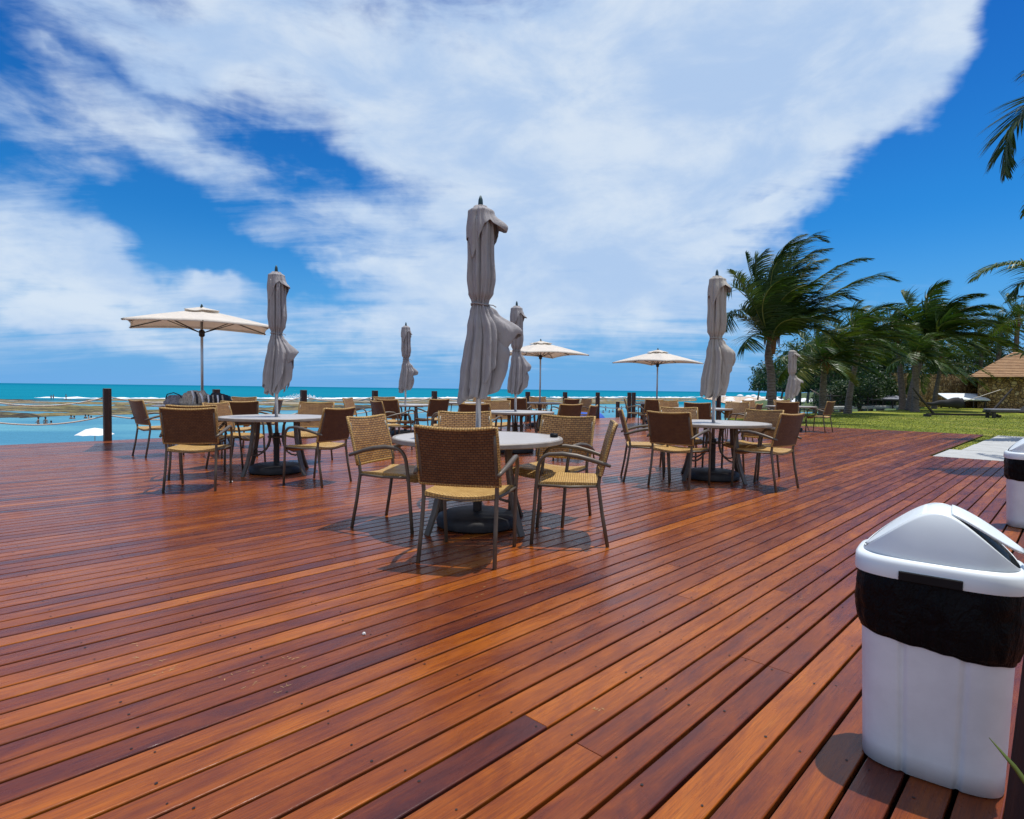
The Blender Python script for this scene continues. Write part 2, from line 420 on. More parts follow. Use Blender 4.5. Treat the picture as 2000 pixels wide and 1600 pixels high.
# ------------------------------------------------------------------ mesh helpers
class MB:
    def __init__(s): s.v = []; s.f = []; s.uv = []; s.tone = []; s.hasuv = False; s.hast = False; s.smooth = False
    def add(s, vs, fs, uvs=None, tone=None):
        o = len(s.v); s.v += [tuple(x) for x in vs]
        for i, f in enumerate(fs):
            s.f.append(tuple(o + k for k in f))
            if uvs is not None: s.hasuv = True; s.uv.append([uvs[k] for k in f])
            else: s.uv.append([(0, 0)] * len(f))
            if tone is not None: s.hast = True; s.tone.append(tone)
            else: s.tone.append((.5, .5, .5))
        return s
    def box(s, c, d, rot=None, bev=0, tone=None):
        x, y, z = d[0] / 2, d[1] / 2, d[2] / 2
        if bev:
            b = min(bev, x * .9, y * .9, z * .9); vs = []; 
            ring = [(x - b, y), (-x + b, y), (-x, y - b), (-x, -y + b), (-x + b, -y), (x - b, -y), (x, -y + b), (x, y - b)]
            ring2 = [(x - b, y - b), (-x + b, y - b), (-x + b, y - b), (-x + b, -y + b), (-x + b, -y + b), (x - b, -y + b), (x - b, -y + b), (x - b, y - b)]
            for (zz_, rr) in ((-z, ring2), (-z + b, ring), (z - b, ring), (z, ring2)):
                vs += [(a, b2, zz_) for a, b2 in rr]
            fs = []
            for k in range(3):
                for i in range(8):
                    j = (i + 1) % 8
                    fs.append((k * 8 + i, k * 8 + j, k * 8 + 8 + j, k * 8 + 8 + i))
            fs.append(tuple(range(7, -1, -1))); fs.append(tuple(range(24, 32)))
        else:
            vs = [(-x, -y, -z), (x, -y, -z), (x, y, -z), (-x, y, -z), (-x, -y, z), (x, -y, z), (x, y, z), (-x, y, z)]
            fs = [(0, 3, 2, 1), (4, 5, 6, 7), (0, 1, 5, 4), (1, 2, 6, 5), (2, 3, 7, 6), (3, 0, 4, 7)]
        M = Matrix.Translation(c) @ (rot.to_4x4() if rot is not None else Matrix.Identity(4))
        return s.add([M @ Vector(q) for q in vs], fs, None, tone)
    def tube(s, pts, r, n=8, caps=True, tone=None, flat=1.0):
        P = [Vector(q) for q in pts]; m = len(P)
        rr = r if isinstance(r, (list, tuple)) else [r] * m
        T = [(P[min(i + 1, m - 1)] - P[max(i - 1, 0)]).normalized() for i in range(m)]
        up = Vector((0, 0, 1)) if abs(T[0].z) < .9 else Vector((1, 0, 0))
        N = (up - T[0] * up.dot(T[0])).normalized(); vs = []
        for i in range(m):
            N = (N - T[i] * N.dot(T[i])).normalized(); B = T[i].cross(N)
            for k in range(n):
                a = 2 * PI * k / n
                vs.append(P[i] + N * (math.cos(a) * rr[i]) + B * (math.sin(a) * rr[i] * flat))
        fs = []
        for i in range(m - 1):
            for k in range(n):
                j = (k + 1) % n
                fs.append((i * n + k, i * n + j, (i + 1) * n + j, (i + 1) * n + k))
        if caps: fs.append(tuple(range(n - 1, -1, -1))); fs.append(tuple(range((m - 1) * n, m * n)))
        return s.add(vs, fs, None, tone)
    def lathe(s, prof, n=24, c=(0, 0, 0), tone=None):
        vs = []; fs = []
        for r, z in prof:
            for k in range(n):
                a = 2 * PI * k / n
                vs.append((c[0] + r * math.cos(a), c[1] + r * math.sin(a), c[2] + z))
        for i in range(len(prof) - 1):
            for k in range(n):
                j = (k + 1) % n
                fs.append((i * n + k, i * n + j, (i + 1) * n + j, (i + 1) * n + k))
        fs.append(tuple(range(n - 1, -1, -1))); fs.append(tuple(range((len(prof) - 1) * n, len(prof) * n)))
        return s.add(vs, fs, None, tone)
    def grid(s, fn, nu, nv, closed=False, uvf=None):
        vs = []; uvs = [] if uvf else None
        for j in range(nv + 1):
            for i in range(nu + (0 if closed else 1)):
                vs.append(fn(i / nu, j / nv))
                if uvf: uvs.append(uvf(i / nu, j / nv))
        w = nu + (0 if closed else 1); fs = []
        for j in range(nv):
            for i in range(nu):
                i2 = (i + 1) % w if closed else i + 1
                fs.append((j * w + i, j * w + i2, (j + 1) * w + i2, (j + 1) * w + i))
        return s.add(vs, fs, uvs)
    def build(s, name, mat, parent=None, smooth=False, loc=None, rotz=0):
        me = bpy.data.meshes.new(name)
        me.from_pydata(s.v, [], s.f)
        if s.hasuv:
            l = me.uv_layers.new(name='UVMap')
            l.data.foreach_set('uv', np.array([c for f in s.uv for q in f for c in q], dtype=np.float32))
        if s.hast:
            a = me.color_attributes.new('tone', 'FLOAT_COLOR', 'CORNER')
            a.data.foreach_set('color', np.array([c for f, tn in zip(s.f, s.tone) for _ in f for c in (*tn, 1)], dtype=np.float32))
        me.materials.append(MATS[mat])
        if smooth: me.polygons.foreach_set('use_smooth', [True] * len(me.polygons))
        me.update()
        o = bpy.data.objects.new(name, me); C.objects.link(o)
        if parent is not None: o.parent = parent
        if loc is not None: o.location = loc
        o.rotation_euler.z = rotz
        return o
def smooth_angle(o, deg=35):
    me = o.data
    me.polygons.foreach_set('use_smooth', [True] * len(me.polygons))
    try: me.set_sharp_from_angle(angle=R(deg))
    except Exception: pass
    return o
def tag(o, label=None, cat=None, group=None, kind=None):
    if label: o['label'] = label
    if cat: o['category'] = cat
    if group: o['group'] = group
    if kind: o['kind'] = kind
    return o
def empty(name, label, cat, loc=(0, 0, 0), rz=0, group=None):
    o = bpy.data.objects.new(name, None); C.objects.link(o)
    o.location = loc; o.rotation_euler = (0, 0, rz); o.empty_display_size = .1
    return tag(o, label, cat, group)
KIDS = {}
def copy_tree(o, parent=None):
    c = o.copy(); C.objects.link(c)
    if parent is not None: c.parent = parent
    for ch in [x for x in list(C.objects) if x.parent == o]: copy_tree(ch, c)
    return c
def solid(o, th, off=0):
    md = o.modifiers.new('thickness', 'SOLIDIFY'); md.thickness = th; md.offset = off
    return o
def sub(o, lv=1):
    md = o.modifiers.new('subdivision', 'SUBSURF'); md.levels = lv; md.render_levels = lv
    return o

# ------------------------------------------------------------------ deck (planks run from lower left to upper right)
TH = R(44.25); ST, CT = math.sin(TH), math.cos(TH)
def UVof(x, y): return x * ST + y * CT, -x * CT + y * ST
def XY(u, v): return u * ST - v * CT, u * CT + v * ST
DROT = PI / 2 - TH
rd = random.Random(7)
PITCHW = .1107; GAP = .0118; V0 = .3345
U_END, V_RAIL, V_STEP, U_STEP = 20.8, 13.80, 1.99, 12.78
mb = MB(); scr = MB()
k0 = math.floor((-4 - V0) / PITCHW); k1 = math.floor((V_RAIL - V0) / PITCHW)
JOI = .48
for k in range(k0, k1):
    v0 = V0 + k * PITCHW + GAP / 2; v1 = v0 + PITCHW - GAP
    gj = rd.uniform(-.0018, .0018); v0 += gj
    uend = U_END if v0 > V_STEP else U_STEP
    u = -7 + rd.uniform(0, 3)
    u0 = -7
    while u0 < uend:
        L = rd.choice([9, 10, 11, 12, 13]) * JOI
        u1 = round((u0 + L) / JOI) * JOI + .0
        if uend - u1 < .6: u1 = uend
        tn = min(1, max(0, rd.gauss(.50, .115)))
        q = rd.random()
        if q < .022: tn = rd.uniform(.16, .26)
        elif q > .94: tn = rd.uniform(.74, .88)
        h = rd.uniform(-.0008, .0008)
        a, b = u0 + .0005, u1 - .0005
        e = .0035
        z0 = -.022
        vs = [(a, v0, z0), (b, v0, z0), (b, v1, z0), (a, v1, z0), (a, v0, h - e), (b, v0, h - e), (b, v1, h - e), (a, v1, h - e),
              (a + .001, v0 + e * .35, h - e * .25), (b - .001, v0 + e * .35, h - e * .25), (b - .001, v1 - e * .35, h - e * .25), (a + .001, v1 - e * .35, h - e * .25),
              (a + .002, v0 + e, h), (b - .002, v0 + e, h), (b - .002, v1 - e, h), (a + .002, v1 - e, h)]
        fs = [(0, 3, 2, 1), (12, 13, 14, 15)]
        for r0 in (0, 4, 8):
            for i in range(4):
                j = (i + 1) % 4
                fs.append((r0 + i, r0 + j, r0 + 4 + j, r0 + 4 + i))
        mb.add(vs, fs, None, (tn, rd.random(), rd.random()))
        u0 = u1
    # screw heads where the boards cross the joists
    uu = math.ceil(-2 / JOI) * JOI; odd = k % 2
    while uu < min(uend, 12):
        if rd.random() < .93:
            cu = uu + rd.choice([-.022, .022]) + rd.uniform(-.006, .006); cv = (v0 + v1) / 2 + rd.choice([-1, 1]) * .024 + rd.uniform(-.005, .005)
            rr = rd.uniform(.0032, .0050)
            n = 7
            scr.add([(cu + rr * math.cos(2 * PI * i / n), cv + rr * math.sin(2 * PI * i / n), .0018) for i in range(n)], [tuple(range(n))])
        uu += JOI
deck = mb.build('wooden_deck', 'deck_wood', rotz=DROT); tag(deck, kind='structure')
so = scr.build('screw', 'screw_hole', parent=deck); so['kind'] = 'stuff'
mb = MB()
simple('scuff_pale', (.50, .31, .12), .7, 0, .3, 60)
for (px, py, cnt_, sp_) in ((256, 1256, 4, 16), (262, 1285, 3, 12), (310, 1308, 8, 60), (330, 1300, 5, 25), (455, 1335, 6, 60), (570, 1288, 7, 40), (480, 1315, 6, 40), (530, 1345, 6, 60), (1170, 1385, 5, 14), (980, 1160, 5, 60), (1560, 1160, 6, 50)):
    for q in range(cnt_):
        x, y = G(px + rd.gauss(0, sp_ * .5), py + rd.gauss(0, sp_ * .12)); uu, vv = UVof(x, y)
        kk = (vv - V0) / PITCHW; fr_ = kk - math.floor(kk)
        if fr_ < .2 or fr_ > .8: vv = V0 + (math.floor(kk) + .5) * PITCHW
        a = rd.uniform(-.5, .5) + (PI / 2 if rd.random() < .3 else 0); L = rd.uniform(.006, .030); w_ = rd.uniform(.0006, .0016); nn = 6; vs = []
        cu_ = rd.uniform(-25, 25)
        for i in range(nn + 1):
            s_ = (i / nn - .5) * L; ww = w_ * math.sin(PI * (i + .3) / (nn + .6)); aa = a + s_ * cu_
            vs += [(uu + s_ * math.cos(aa) - ww * math.sin(aa), vv + s_ * math.sin(aa) + ww * math.cos(aa), .0022), (uu + s_ * math.cos(aa) + ww * math.sin(aa), vv + s_ * math.sin(aa) - ww * math.cos(aa), .0022)]
        mb.add(vs, [(2 * i, 2 * i + 1, 2 * i + 3, 2 * i + 2) for i in range(nn)])
sc_ = mb.build('scuff_mark', 'scuff_pale', parent=deck); sc_['kind'] = 'stuff'
mb = MB()
mb.box(((U_END - 7) / 2, (V_RAIL + V_STEP) / 2, -.21), (U_END + 7 - .02, V_RAIL - V_STEP - .03, .25))
mb.box(((U_STEP - 7) / 2, (V_STEP - 4) / 2, -.21), (U_STEP + 7 - .02, V_STEP + 4 - .03, .25))
ub = mb.build('deck_frame_shade', 'deck_gap_shade', parent=deck)  # solid dark block put under the planks so the gaps look shaded

# ------------------------------------------------------------------ ground, lagoon, sea, reef, beach
ZW = -4.1
mb = MB()
N = 60
mb.add([(-30000, -200, ZW), (30000, -200, ZW), (30000, 45000, ZW), (-30000, 45000, ZW)], [(0, 1, 2, 3)])
sea = mb.build('sea', 'sea_water'); tag(sea, kind='structure')

def noise2(x, y, s=1):
    return (math.sin(x * 1.7 * s + 1.3) * math.cos(y * 2.1 * s + .7) + math.sin(x * 4.1 * s + y * 3.3 * s) * .5 + math.sin(x * 9.7 * s - y * 7.9 * s + 2) * .25) / 1.75
rs = np.random.RandomState(3)
near = [(-700, 812), (-200, 816), (0, 817), (60, 817), (140, 813), (230, 811), (330, 808), (420, 806), (520, 802), (600, 802), (680, 800), (760, 796), (860, 793), (960, 792), (1060, 791), (1140, 790.5), (1230, 789), (1300, 785.5), (1360, 783.5)]
far = [(-700, 770), (-200, 775), (0, 777.5), (60, 778), (140, 779), (230, 778.5), (330, 779), (420, 779), (520, 779), (600, 779.5), (680, 779), (760, 778.5), (860, 778), (960, 777.5), (1060, 777.5), (1140, 777), (1230, 777), (1300, 777), (1360, 777.5)]
def lerp_path(pts, t):
    s = t * (len(pts) - 1); i = min(int(s), len(pts) - 2); f_ = s - i
    return pts[i][0] * (1 - f_) + pts[i + 1][0] * f_, pts[i][1] * (1 - f_) + pts[i + 1][1] * f_
from mathutils import noise as mn
def reef_fn(u, v):
    v = v ** 1.6
    a = lerp_path(near, u); b = lerp_path(far, u)
    A = Vector((*G(a[0], a[1] , ZW), 0)); B = Vector((*G(b[0], b[1] + .35 * mn.noise(Vector((u * 30, 2, 0))), ZW), 0))
    P = A.lerp(B, v)
    jit = mn.noise(Vector((P.x * .11, P.y * .04, 0)))
    h = mn.fractal(Vector((P.x * .035, P.y * .10, 3)), 1.0, 2.0, 6)
    edge = min(1, v * 14, (1 - v) * 12)
    z = ZW - .25 * (1 - edge) + edge * (.06 + .60 * h)
    edge0 = min(1, v * 40)
    z += edge0 * .75 * math.exp(-(v / .06)) * (.5 + abs(mn.noise(Vector((P.x * .22, P.y * .2, 9)))) * 1.6) 
    P.x += jit * 3; P.y += jit * 5 * (1 - v)
    return (P.x, P.y, z)
mb = MB(); mb.grid(reef_fn, 520, 44)
reef = mb.build('reef', 'reef_rock', smooth=True); tag(reef, kind='structure')

# surf breaking on the outer reef
mb = MB(); rf = random.Random(5)
for i in range(150):
    u = rf.random() ** .8
    if u < .42 and rf.random() < .78: continue
    a = lerp_path(far, u); d_ = rf.uniform(-3.2, -.1) if rf.random() < .35 else rf.uniform(-1.2, .1)
    x, y = G(a[0], a[1] + d_ * .75, ZW)
    L = rf.uniform(3, 24); w = rf.uniform(.8, 3.0); hgt = rf.uniform(.15, .55)
    n = 10; vs = []; ph = rf.random() * 9
    for j in range(n + 1):
        s_ = j / n; e_ = math.sin(PI * s_) ** .6
        xx = x + (s_ - .5) * L; yy = y + 1.2 * math.sin(s_ * 5 + ph)
        z1 = ZW + .02 + hgt * e_ * (.6 + .4 * math.sin(s_ * 17 + ph))
        vs += [(xx, yy - w * e_, ZW - .05), (xx, yy, z1), (xx, yy + w * e_, ZW - .05)]
    fs = []
    for j in range(n):
        o_ = j * 3
        fs += [(o_, o_ + 3, o_ + 4, o_ + 1), (o_ + 1, o_ + 4, o_ + 5, o_ + 2)]
    mb.add(vs, fs)
# the big splash
sx0, sy0 = G(588, 779, ZW)
for i in range(420):
    a = rf.gauss(0, 1); hx = max(0, 1 - abs(a) / 2.2)
    cx = sx0 + a * 5.0; cz = ZW + abs(rf.gauss(0, 1)) * 1.05 * hx + .1; cy = sy0 + rf.uniform(-2, 2)
    r_ = rf.uniform(.1, .38) * (1 - min(.7, (cz - ZW) / 5))
    vs = [(cx + r_ * rf.uniform(.6, 1.2) * q[0], cy + r_ * q[1], cz + r_ * rf.uniform(.6, 1.2) * q[2]) for q in ((1, 0, 0), (-1, 0, 0), (0, 1, 0), (0, -1, 0), (0, 0, 1), (0, 0, -1))]
    mb.add(vs, [(0, 2, 4), (2, 1, 4), (1, 3, 4), (3, 0, 4), (2, 0, 5), (1, 2, 5), (3, 1, 5), (0, 3, 5)])
surf = mb.build('surf', 'foam', smooth=True); tag(surf, 'white surf breaking along the outer edge of the reef', 'surf', None, 'stuff')

# sand: the beach below the deck and the far beach on the right
mb = MB()
pts = [G(px, py, ZW) for px, py in [(1372, 778.5), (1395, 783), (1415, 789), (1470, 793), (1560, 797), (1700, 800), (1900, 800), (1900, 777), (1500, 775.5), (1420, 775), (1385, 775.5)]]
mb.add([(x, y, ZW + .35) for x, y in pts], [tuple(range(len(pts)))])
mb.add([(x, y, ZW + .02) for x, y in ((-60, -60), (200, -60), (200, 40), (14, 44), (-18, 44), (-60, 38))], [tuple(range(6))])
sand = mb.build('sand', 'sand'); tag(sand, kind='structure')

# lawn at deck level, with an earth face towards the beach
LZ = -.035
def P2(px, py, z=LZ): return G(px, py, z)
lawn_pts = [XY(U_END + .01, 9.6), (9.5, 25.5), (12.5, 29), (17.5, 33.5), (23.5, 38.5), (33, 47), (52, 75), (180, 120), (180, -30), (14, -30), XY(-6, -4.05), XY(U_STEP + .01, -4.02), XY(U_STEP + .01, V_STEP - .012), XY(U_END + .01, V_STEP - .012)]
mb = MB(); n = len(lawn_pts)
mb.add([(x, y, LZ) for x, y in lawn_pts] + [(x, y, -4.4) for x, y in lawn_pts], [tuple(range(n - 1, -1, -1))] + [(i, (i + 1) % n, n + (i + 1) % n, n + i) for i in range(n)])
lawn = mb.build('lawn', 'lawn_grass'); tag(lawn, kind='structure')
# short grass blades on the nearer lawn
rg_ = np.random.RandomState(11); mb = MB()
cnt = 0
while cnt < 42000:
    y = 11 + (rg_.rand() ** 1.6) * 22; x = rg_.uniform(5, 34)
    if x / y > .98 or x / y < .36: continue
    u, v = UVof(x, y)
    if (v > V_STEP - .03 and u < U_END + .05): continue
    if u < U_STEP + .1: continue
    if v < V_STEP - .45 and u < U_STEP + 8.1: continue
    h = rg_.uniform(.012, .034); a = rg_.rand() * PI; w = .004 + .0003 * y
    dx_, dy_ = math.cos(a) * w, math.sin(a) * w
    lx, ly = rg_.normal(0, .02, 2)
    mb.add([(x - dx_, y - dy_, LZ), (x + dx_, y + dy_, LZ), (x + lx + .01, y + ly, LZ + h)], [(0, 1, 2)], None, (rg_.rand(), 0, 0)); cnt += 1
gr = mb.build('grass', 'grass_blade'); tag(gr, 'short green turf growing beyond the edge of the deck', 'grass', None, 'stuff')

# pale paving slabs at the right edge of the deck
SL = [(U_STEP + .02, 1.94, 1.86), (U_STEP + 1.95, 1.76, 1.93), (U_STEP + 3.91, 1.74, 1.93), (U_STEP + 5.87, 1.70, 2.15)]
lab = ['pale concrete slab lying flush against the end of the deck planks', 'second pale slab out from the deck, wider than the gap of turf beside it', 'third pale slab of the path, between the second and the last', 'last pale slab of the path, farthest out on the lawn']
for (u0, vv, L), lb in zip(SL, lab):
    mb = MB(); mb.box((u0 + L / 2, vv - 2.6, -.03), (L, 5.2, .06), bev=.008)
    s = mb.build('paving_slab', 'concrete', rotz=DROT); s['kind'] = 'structure'; s['label'] = lb

# green dune behind the far beach
def hill_fn(u, v):
    px = 1452 + u * 520; Y = 150 + v * 130
    x = AT(px, 768, Y).x
    prof = min(1, u * 3.2) ** .8
    z = ZW + 7.6 * prof * math.sin(min(1, v * 1.2) * PI * .5) ** .8 - 1.0 + .7 * mn.fractal(Vector((x * .06, Y * .06, 0)), 1, 2, 4)
    if v == 0 or u == 0: z = ZW - .5
    return (x, Y, z)
mb = MB(); mb.grid(hill_fn, 70, 26)
simple('dune_green', (.050, .085, .018), .95, 0, .5, .35, .3)
hill = mb.build('hill', 'dune_green', smooth=True); tag(hill, kind='structure')

# ------------------------------------------------------------------ wicker armchair
def make_chair():
    root = empty('wicker_armchair', None, 'armchair', group='wicker armchairs set round the terrace tables')
    def bow(x): return -.022 * (1 - (x / .26) ** 2)          # hollow of the back
    hb = [(.50, -.215), (.62, -.245), (.74, -.275), (.865, -.312)]
    def yz(t):
        s = t * 3; i = min(int(s), 2); f_ = s - i
        return hb[i][1] * (1 - f_) + hb[i + 1][1] * f_, hb[i][0] * (1 - f_) + hb[i + 1][0] * f_
    def panel(off, sgn):
        def fn(u, v):
            x = (u - .5) * .525 * (1 - .012 * v); y, z = yz(v)
            zz_ = z - .016 * (1 - (2 * u - 1) ** 2) * v + .004 * (1 - v) * 0
            return (x * sgn, y + bow(x) + off, zz_)
        return fn
    def uvf(u, v): return (u * .525, v * .375)
    b = MB(); b.grid(panel(.011, 1), 14, 8, uvf=uvf)
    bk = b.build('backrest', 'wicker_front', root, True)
    # rolled rim and rear face of the back
    b = MB(); b.grid(panel(-.011, -1), 14, 8, uvf=uvf)
    rim = []
    for i in range(15): rim.append(panel(0, 1)(i / 14, 1))
    rp = [panel(0, 1)(0, v / 6) for v in range(7)] + rim[1:] + [panel(0, 1)(1, 1 - v / 6) for v in range(1, 7)] + [panel(0, 1)(1 - i / 10, 0) for i in range(1, 10)] + [panel(0, 1)(0, 0)]
    rear = b.build('rear_weave', 'wicker_back_shaded', bk, True)
    r_ = MB()
    o_ = len(rp); ns = 8; vs = []; uvs = []
    t2 = MB(); t2.tube(rp, .0125, 8, False)
    L = 0
    for i in range(o_):
        if i: L += (Vector(rp[i]) - Vector(rp[i - 1])).length
        for k in range(ns): uvs.append((k * .0135, L))
    r_.add(t2.v, t2.f, uvs)
    r_.build('rim', 'wicker_seat', bk, True)
    # seat: sagging woven panel
    def sf(off):
        def fn(u, v):
            x = (u - .5) * (.47 + .03 * v); y = -.215 + v * .455
            sag = .022 * (1 - (2 * u - 1) ** 2) * (1 - .55 * abs(2 * v - 1)) + .018 * (1 - (2 * u - 1) ** 2) * (abs(2 * v - 1) ** 6)
            roll = .03 * max(0, v - .86) / .14 * max(0, v - .86) / .14
            return (x, y, .448 - sag - roll + off)
        return fn
    b = MB(); b.grid(sf(0), 12, 14, uvf=lambda u, v: (u * .49, v * .455))
    o2 = sf(-.028); fr = sf(0)
    nb = len(b.v)
    tmp = MB(); tmp.grid(o2, 12, 14, uvf=lambda u, v: (u * .49, v * .455)); b.add(tmp.v, [tuple(reversed(f)) for f in tmp.f], [q for q in [(i % 13 / 12 * .49, i // 13 / 14 * .455) for i in range(len(tmp.v))]])
    edge = [(i, 0) for i in range(13)] + [(12, j) for j in range(1, 15)] + [(i, 14) for i in range(11, -1, -1)] + [(0, j) for j in range(13, -1, -1)]
    ev = []; euv = []; d_ = 0
    for i, (a, c) in enumerate(edge):
        p0 = Vector(fr(a / 12, c / 14)); p1 = Vector(o2(a / 12, c / 14)); ev += [p0, p1]
        if i: d_ += .036
        euv += [(0, d_), (.028, d_)]
    b.add(ev, [(2 * i, 2 * i + 1, 2 * i + 3, 2 * i + 2) for i in range(len(edge) - 1)], euv)
    b.build('seat', 'wicker_seat', root, True)
    for sx_ in (-1, 1):
        x = .235 * sx_
        # rear leg runs up into the back post
        b = MB(); b.tube([(x * 1.06, -.275, 0), (x * 1.03, -.235, .22), (x * 1.02, -.205, .43), (x * 1.03, -.212, .50), (x * 1.045, -.250, .62), (x * 1.05, -.282, .745), (x * 1.06, -.30, .82)], .0135, 10)
        b.build('rear_leg', 'chair_tube', root, True)
        # front leg bends over into the armrest and meets the back post
        pts = [(.250 * sx_, .262, 0), (.256 * sx_, .246, .22), (.262 * sx_, .232, .42), (.270 * sx_, .222, .52)]
        for a in range(1, 8):
            an = a / 7 * PI * .52
            pts.append(((.272 + .014 * a / 7) * sx_, .222 - .095 * (1 - math.cos(an)), .52 + .128 * math.sin(an)))
        pts += [(.296 * sx_, .05, .652), (.300 * sx_, -.05, .640), (.292 * sx_, -.15, .615), (.275 * sx_, -.245, .585), (.268 * sx_, -.285, .572)]
        b = MB(); b.tube(pts, [.0135] * 4 + [.0140] * 7 + [.0165, .0175, .0165, .014, .012], 10, flat=1.0)
        b.build('front_leg', 'chair_tube', root, True)
        b = MB(); b.tube([(x * 1.03, -.21, .425), (.248 * sx_, 0, .415), (.262 * sx_, .232, .425)], .010, 8)
        b.build('side_rail', 'chair_tube', root, True)
    b = MB(); b.tube([(-.25, .215, .405), (0, .222, .392), (.25, .215, .405)], .010, 8); b.build('cross_rail', 'chair_tube', root, True)
    b = MB(); b.tube([(-.24, -.205, .418), (0, -.208, .398), (.24, -.205, .418)], .010, 8)
    b.build('cross_rail', 'chair_tube', root, True)
    return root

GOLD = 0
chair0 = make_chair()
def chair(x, y, yaw, label, first=[True]):
    c = chair0 if first[0] else copy_tree(chair0)
    first[0] = False
    c.location = (x, y, .001); c.rotation_euler = (0, 0, R(yaw)); c['label'] = label
    return c

# ------------------------------------------------------------------ round table
def make_table():
    root = empty('round_table', None, 'table', group='round slatted tables on the terrace')
    b = MB(); Rr = .655; w = .098
    nsl = 13; w = .094
    for i in range(nsl):
        yc = (i - (nsl - 1) / 2) * (w + .008)
        y0, y1 = yc - w / 2, yc + w / 2
        ys = [y0 + (y1 - y0) * k / 6 for k in range(7)]
        ys = [min(max(q, -Rr + .001), Rr - .001) for q in ys]
        hx = [math.sqrt(max(1e-6, Rr * Rr - q * q)) for q in ys]
        top = [(h, q, .0) for h, q in zip(hx, ys)] + [(-h, q, .0) for h, q in reversed(list(zip(hx, ys)))]
        m = len(top)
        b.add([(a, c_, .712) for a, c_, _ in top] + [(a, c_, .690) for a, c_, _ in top], [tuple(range(m)), tuple(range(2 * m - 1, m - 1, -1))] + [(i2, m + i2, m + (i2 + 1) % m, (i2 + 1) % m) for i2 in range(m)])
    b.build('tabletop', 'table_slat', root)
    b = MB(); b.lathe([(Rr + .002, .676), (Rr + .020, .676), (Rr + .026, .682), (Rr + .026, .708), (Rr + .020, .7145), (Rr + .004, .7145), (Rr + .002, .712)], 72)
    b.f = [f for f in b.f if len(f) == 4]; b.uv = b.uv[:len(b.f)]; b.tone = b.tone[:len(b.f)]
    b.add([((Rr + .002) * math.cos(2 * PI * i / 72), (Rr + .002) * math.sin(2 * PI * i / 72), z) for z in (.712, .676) for i in range(72)], [(72 + i, i, (i + 1) % 72, 72 + (i + 1) % 72)[::-1] for i in range(72)])
    smooth_angle(b.build('rim', 'table_rim', root))
    for k in range(4):
        a = R(42 + 90 * k); ca, sa = math.cos(a), math.sin(a)
        b = MB()
        prof = [(.345, .676), (.348, .60), (.362, .45), (.392, .30), (.435, .15), (.500, .0)]
        ff = []
        tx, ty = -sa * .027, ca * .027
        vs = []
        for r_, z in prof:
            for dr, tt in ((-.011, 1), (.011, 1), (.011, -1), (-.011, -1)):
                vs.append(((r_ + dr) * ca + tx * tt, (r_ + dr) * sa + ty * tt, z))
        for i in range(len(prof) - 1):
            for q in range(4):
                ff.append((i * 4 + q, i * 4 + (q + 1) % 4, i * 4 + 4 + (q + 1) % 4, i * 4 + 4 + q))
        ff += [(0, 3, 2, 1), (20, 21, 22, 23)]
        b.add(vs, ff); smooth_angle(b.build('leg', 'chair_tube', root), 50)
        # bowed tube brace from under the rim down to the leg
        b = MB(); pts = []
        for i in range(13):
            an = -PI * .60 + i / 12 * PI * 1.12
            pts.append(((.155 + .16 * (1 - math.cos(an)) * .5 + .03 * i / 12), .40 + .235 * math.sin(an + .25)))
        pts = [(.16, .672), (.125, .60), (.108, .50), (.112, .41), (.145, .33), (.20, .275), (.27, .245), (.34, .240), (.402, .262)]
        b.tube([(p_ * ca, p_ * sa, z) for p_, z in pts], .011, 8); b.build('brace', 'chair_tube', root, True)
    b = MB(); ringp = [(.098 * math.cos(2 * PI * i / 28), .098 * math.sin(2 * PI * i / 28), .455) for i in range(29)]
    b.tube(ringp, .011, 8, False); b.build('ring', 'chair_tube', root, True)
    b = MB()
    for k in range(2):
        b.box((0, 0, .668 - .0), (1.16, .05, .018), Matrix.Rotation(R(42 + 90 * k), 3, 'Z')) if k == 0 else b.box((0, 0, .6645), (.05, 1.16, .012), Matrix.Rotation(R(42), 3, 'Z'))
    b.build('cross_bearer', 'chair_tube', root)
    return root
table0 = make_table()
def table(x, y, rz, label, first=[True]):
    c = table0 if first[0] else copy_tree(table0)
    first[0] = False
    c.location = (x, y, .001); c.rotation_euler = (0, 0, R(rz)); c['label'] = label
    return c

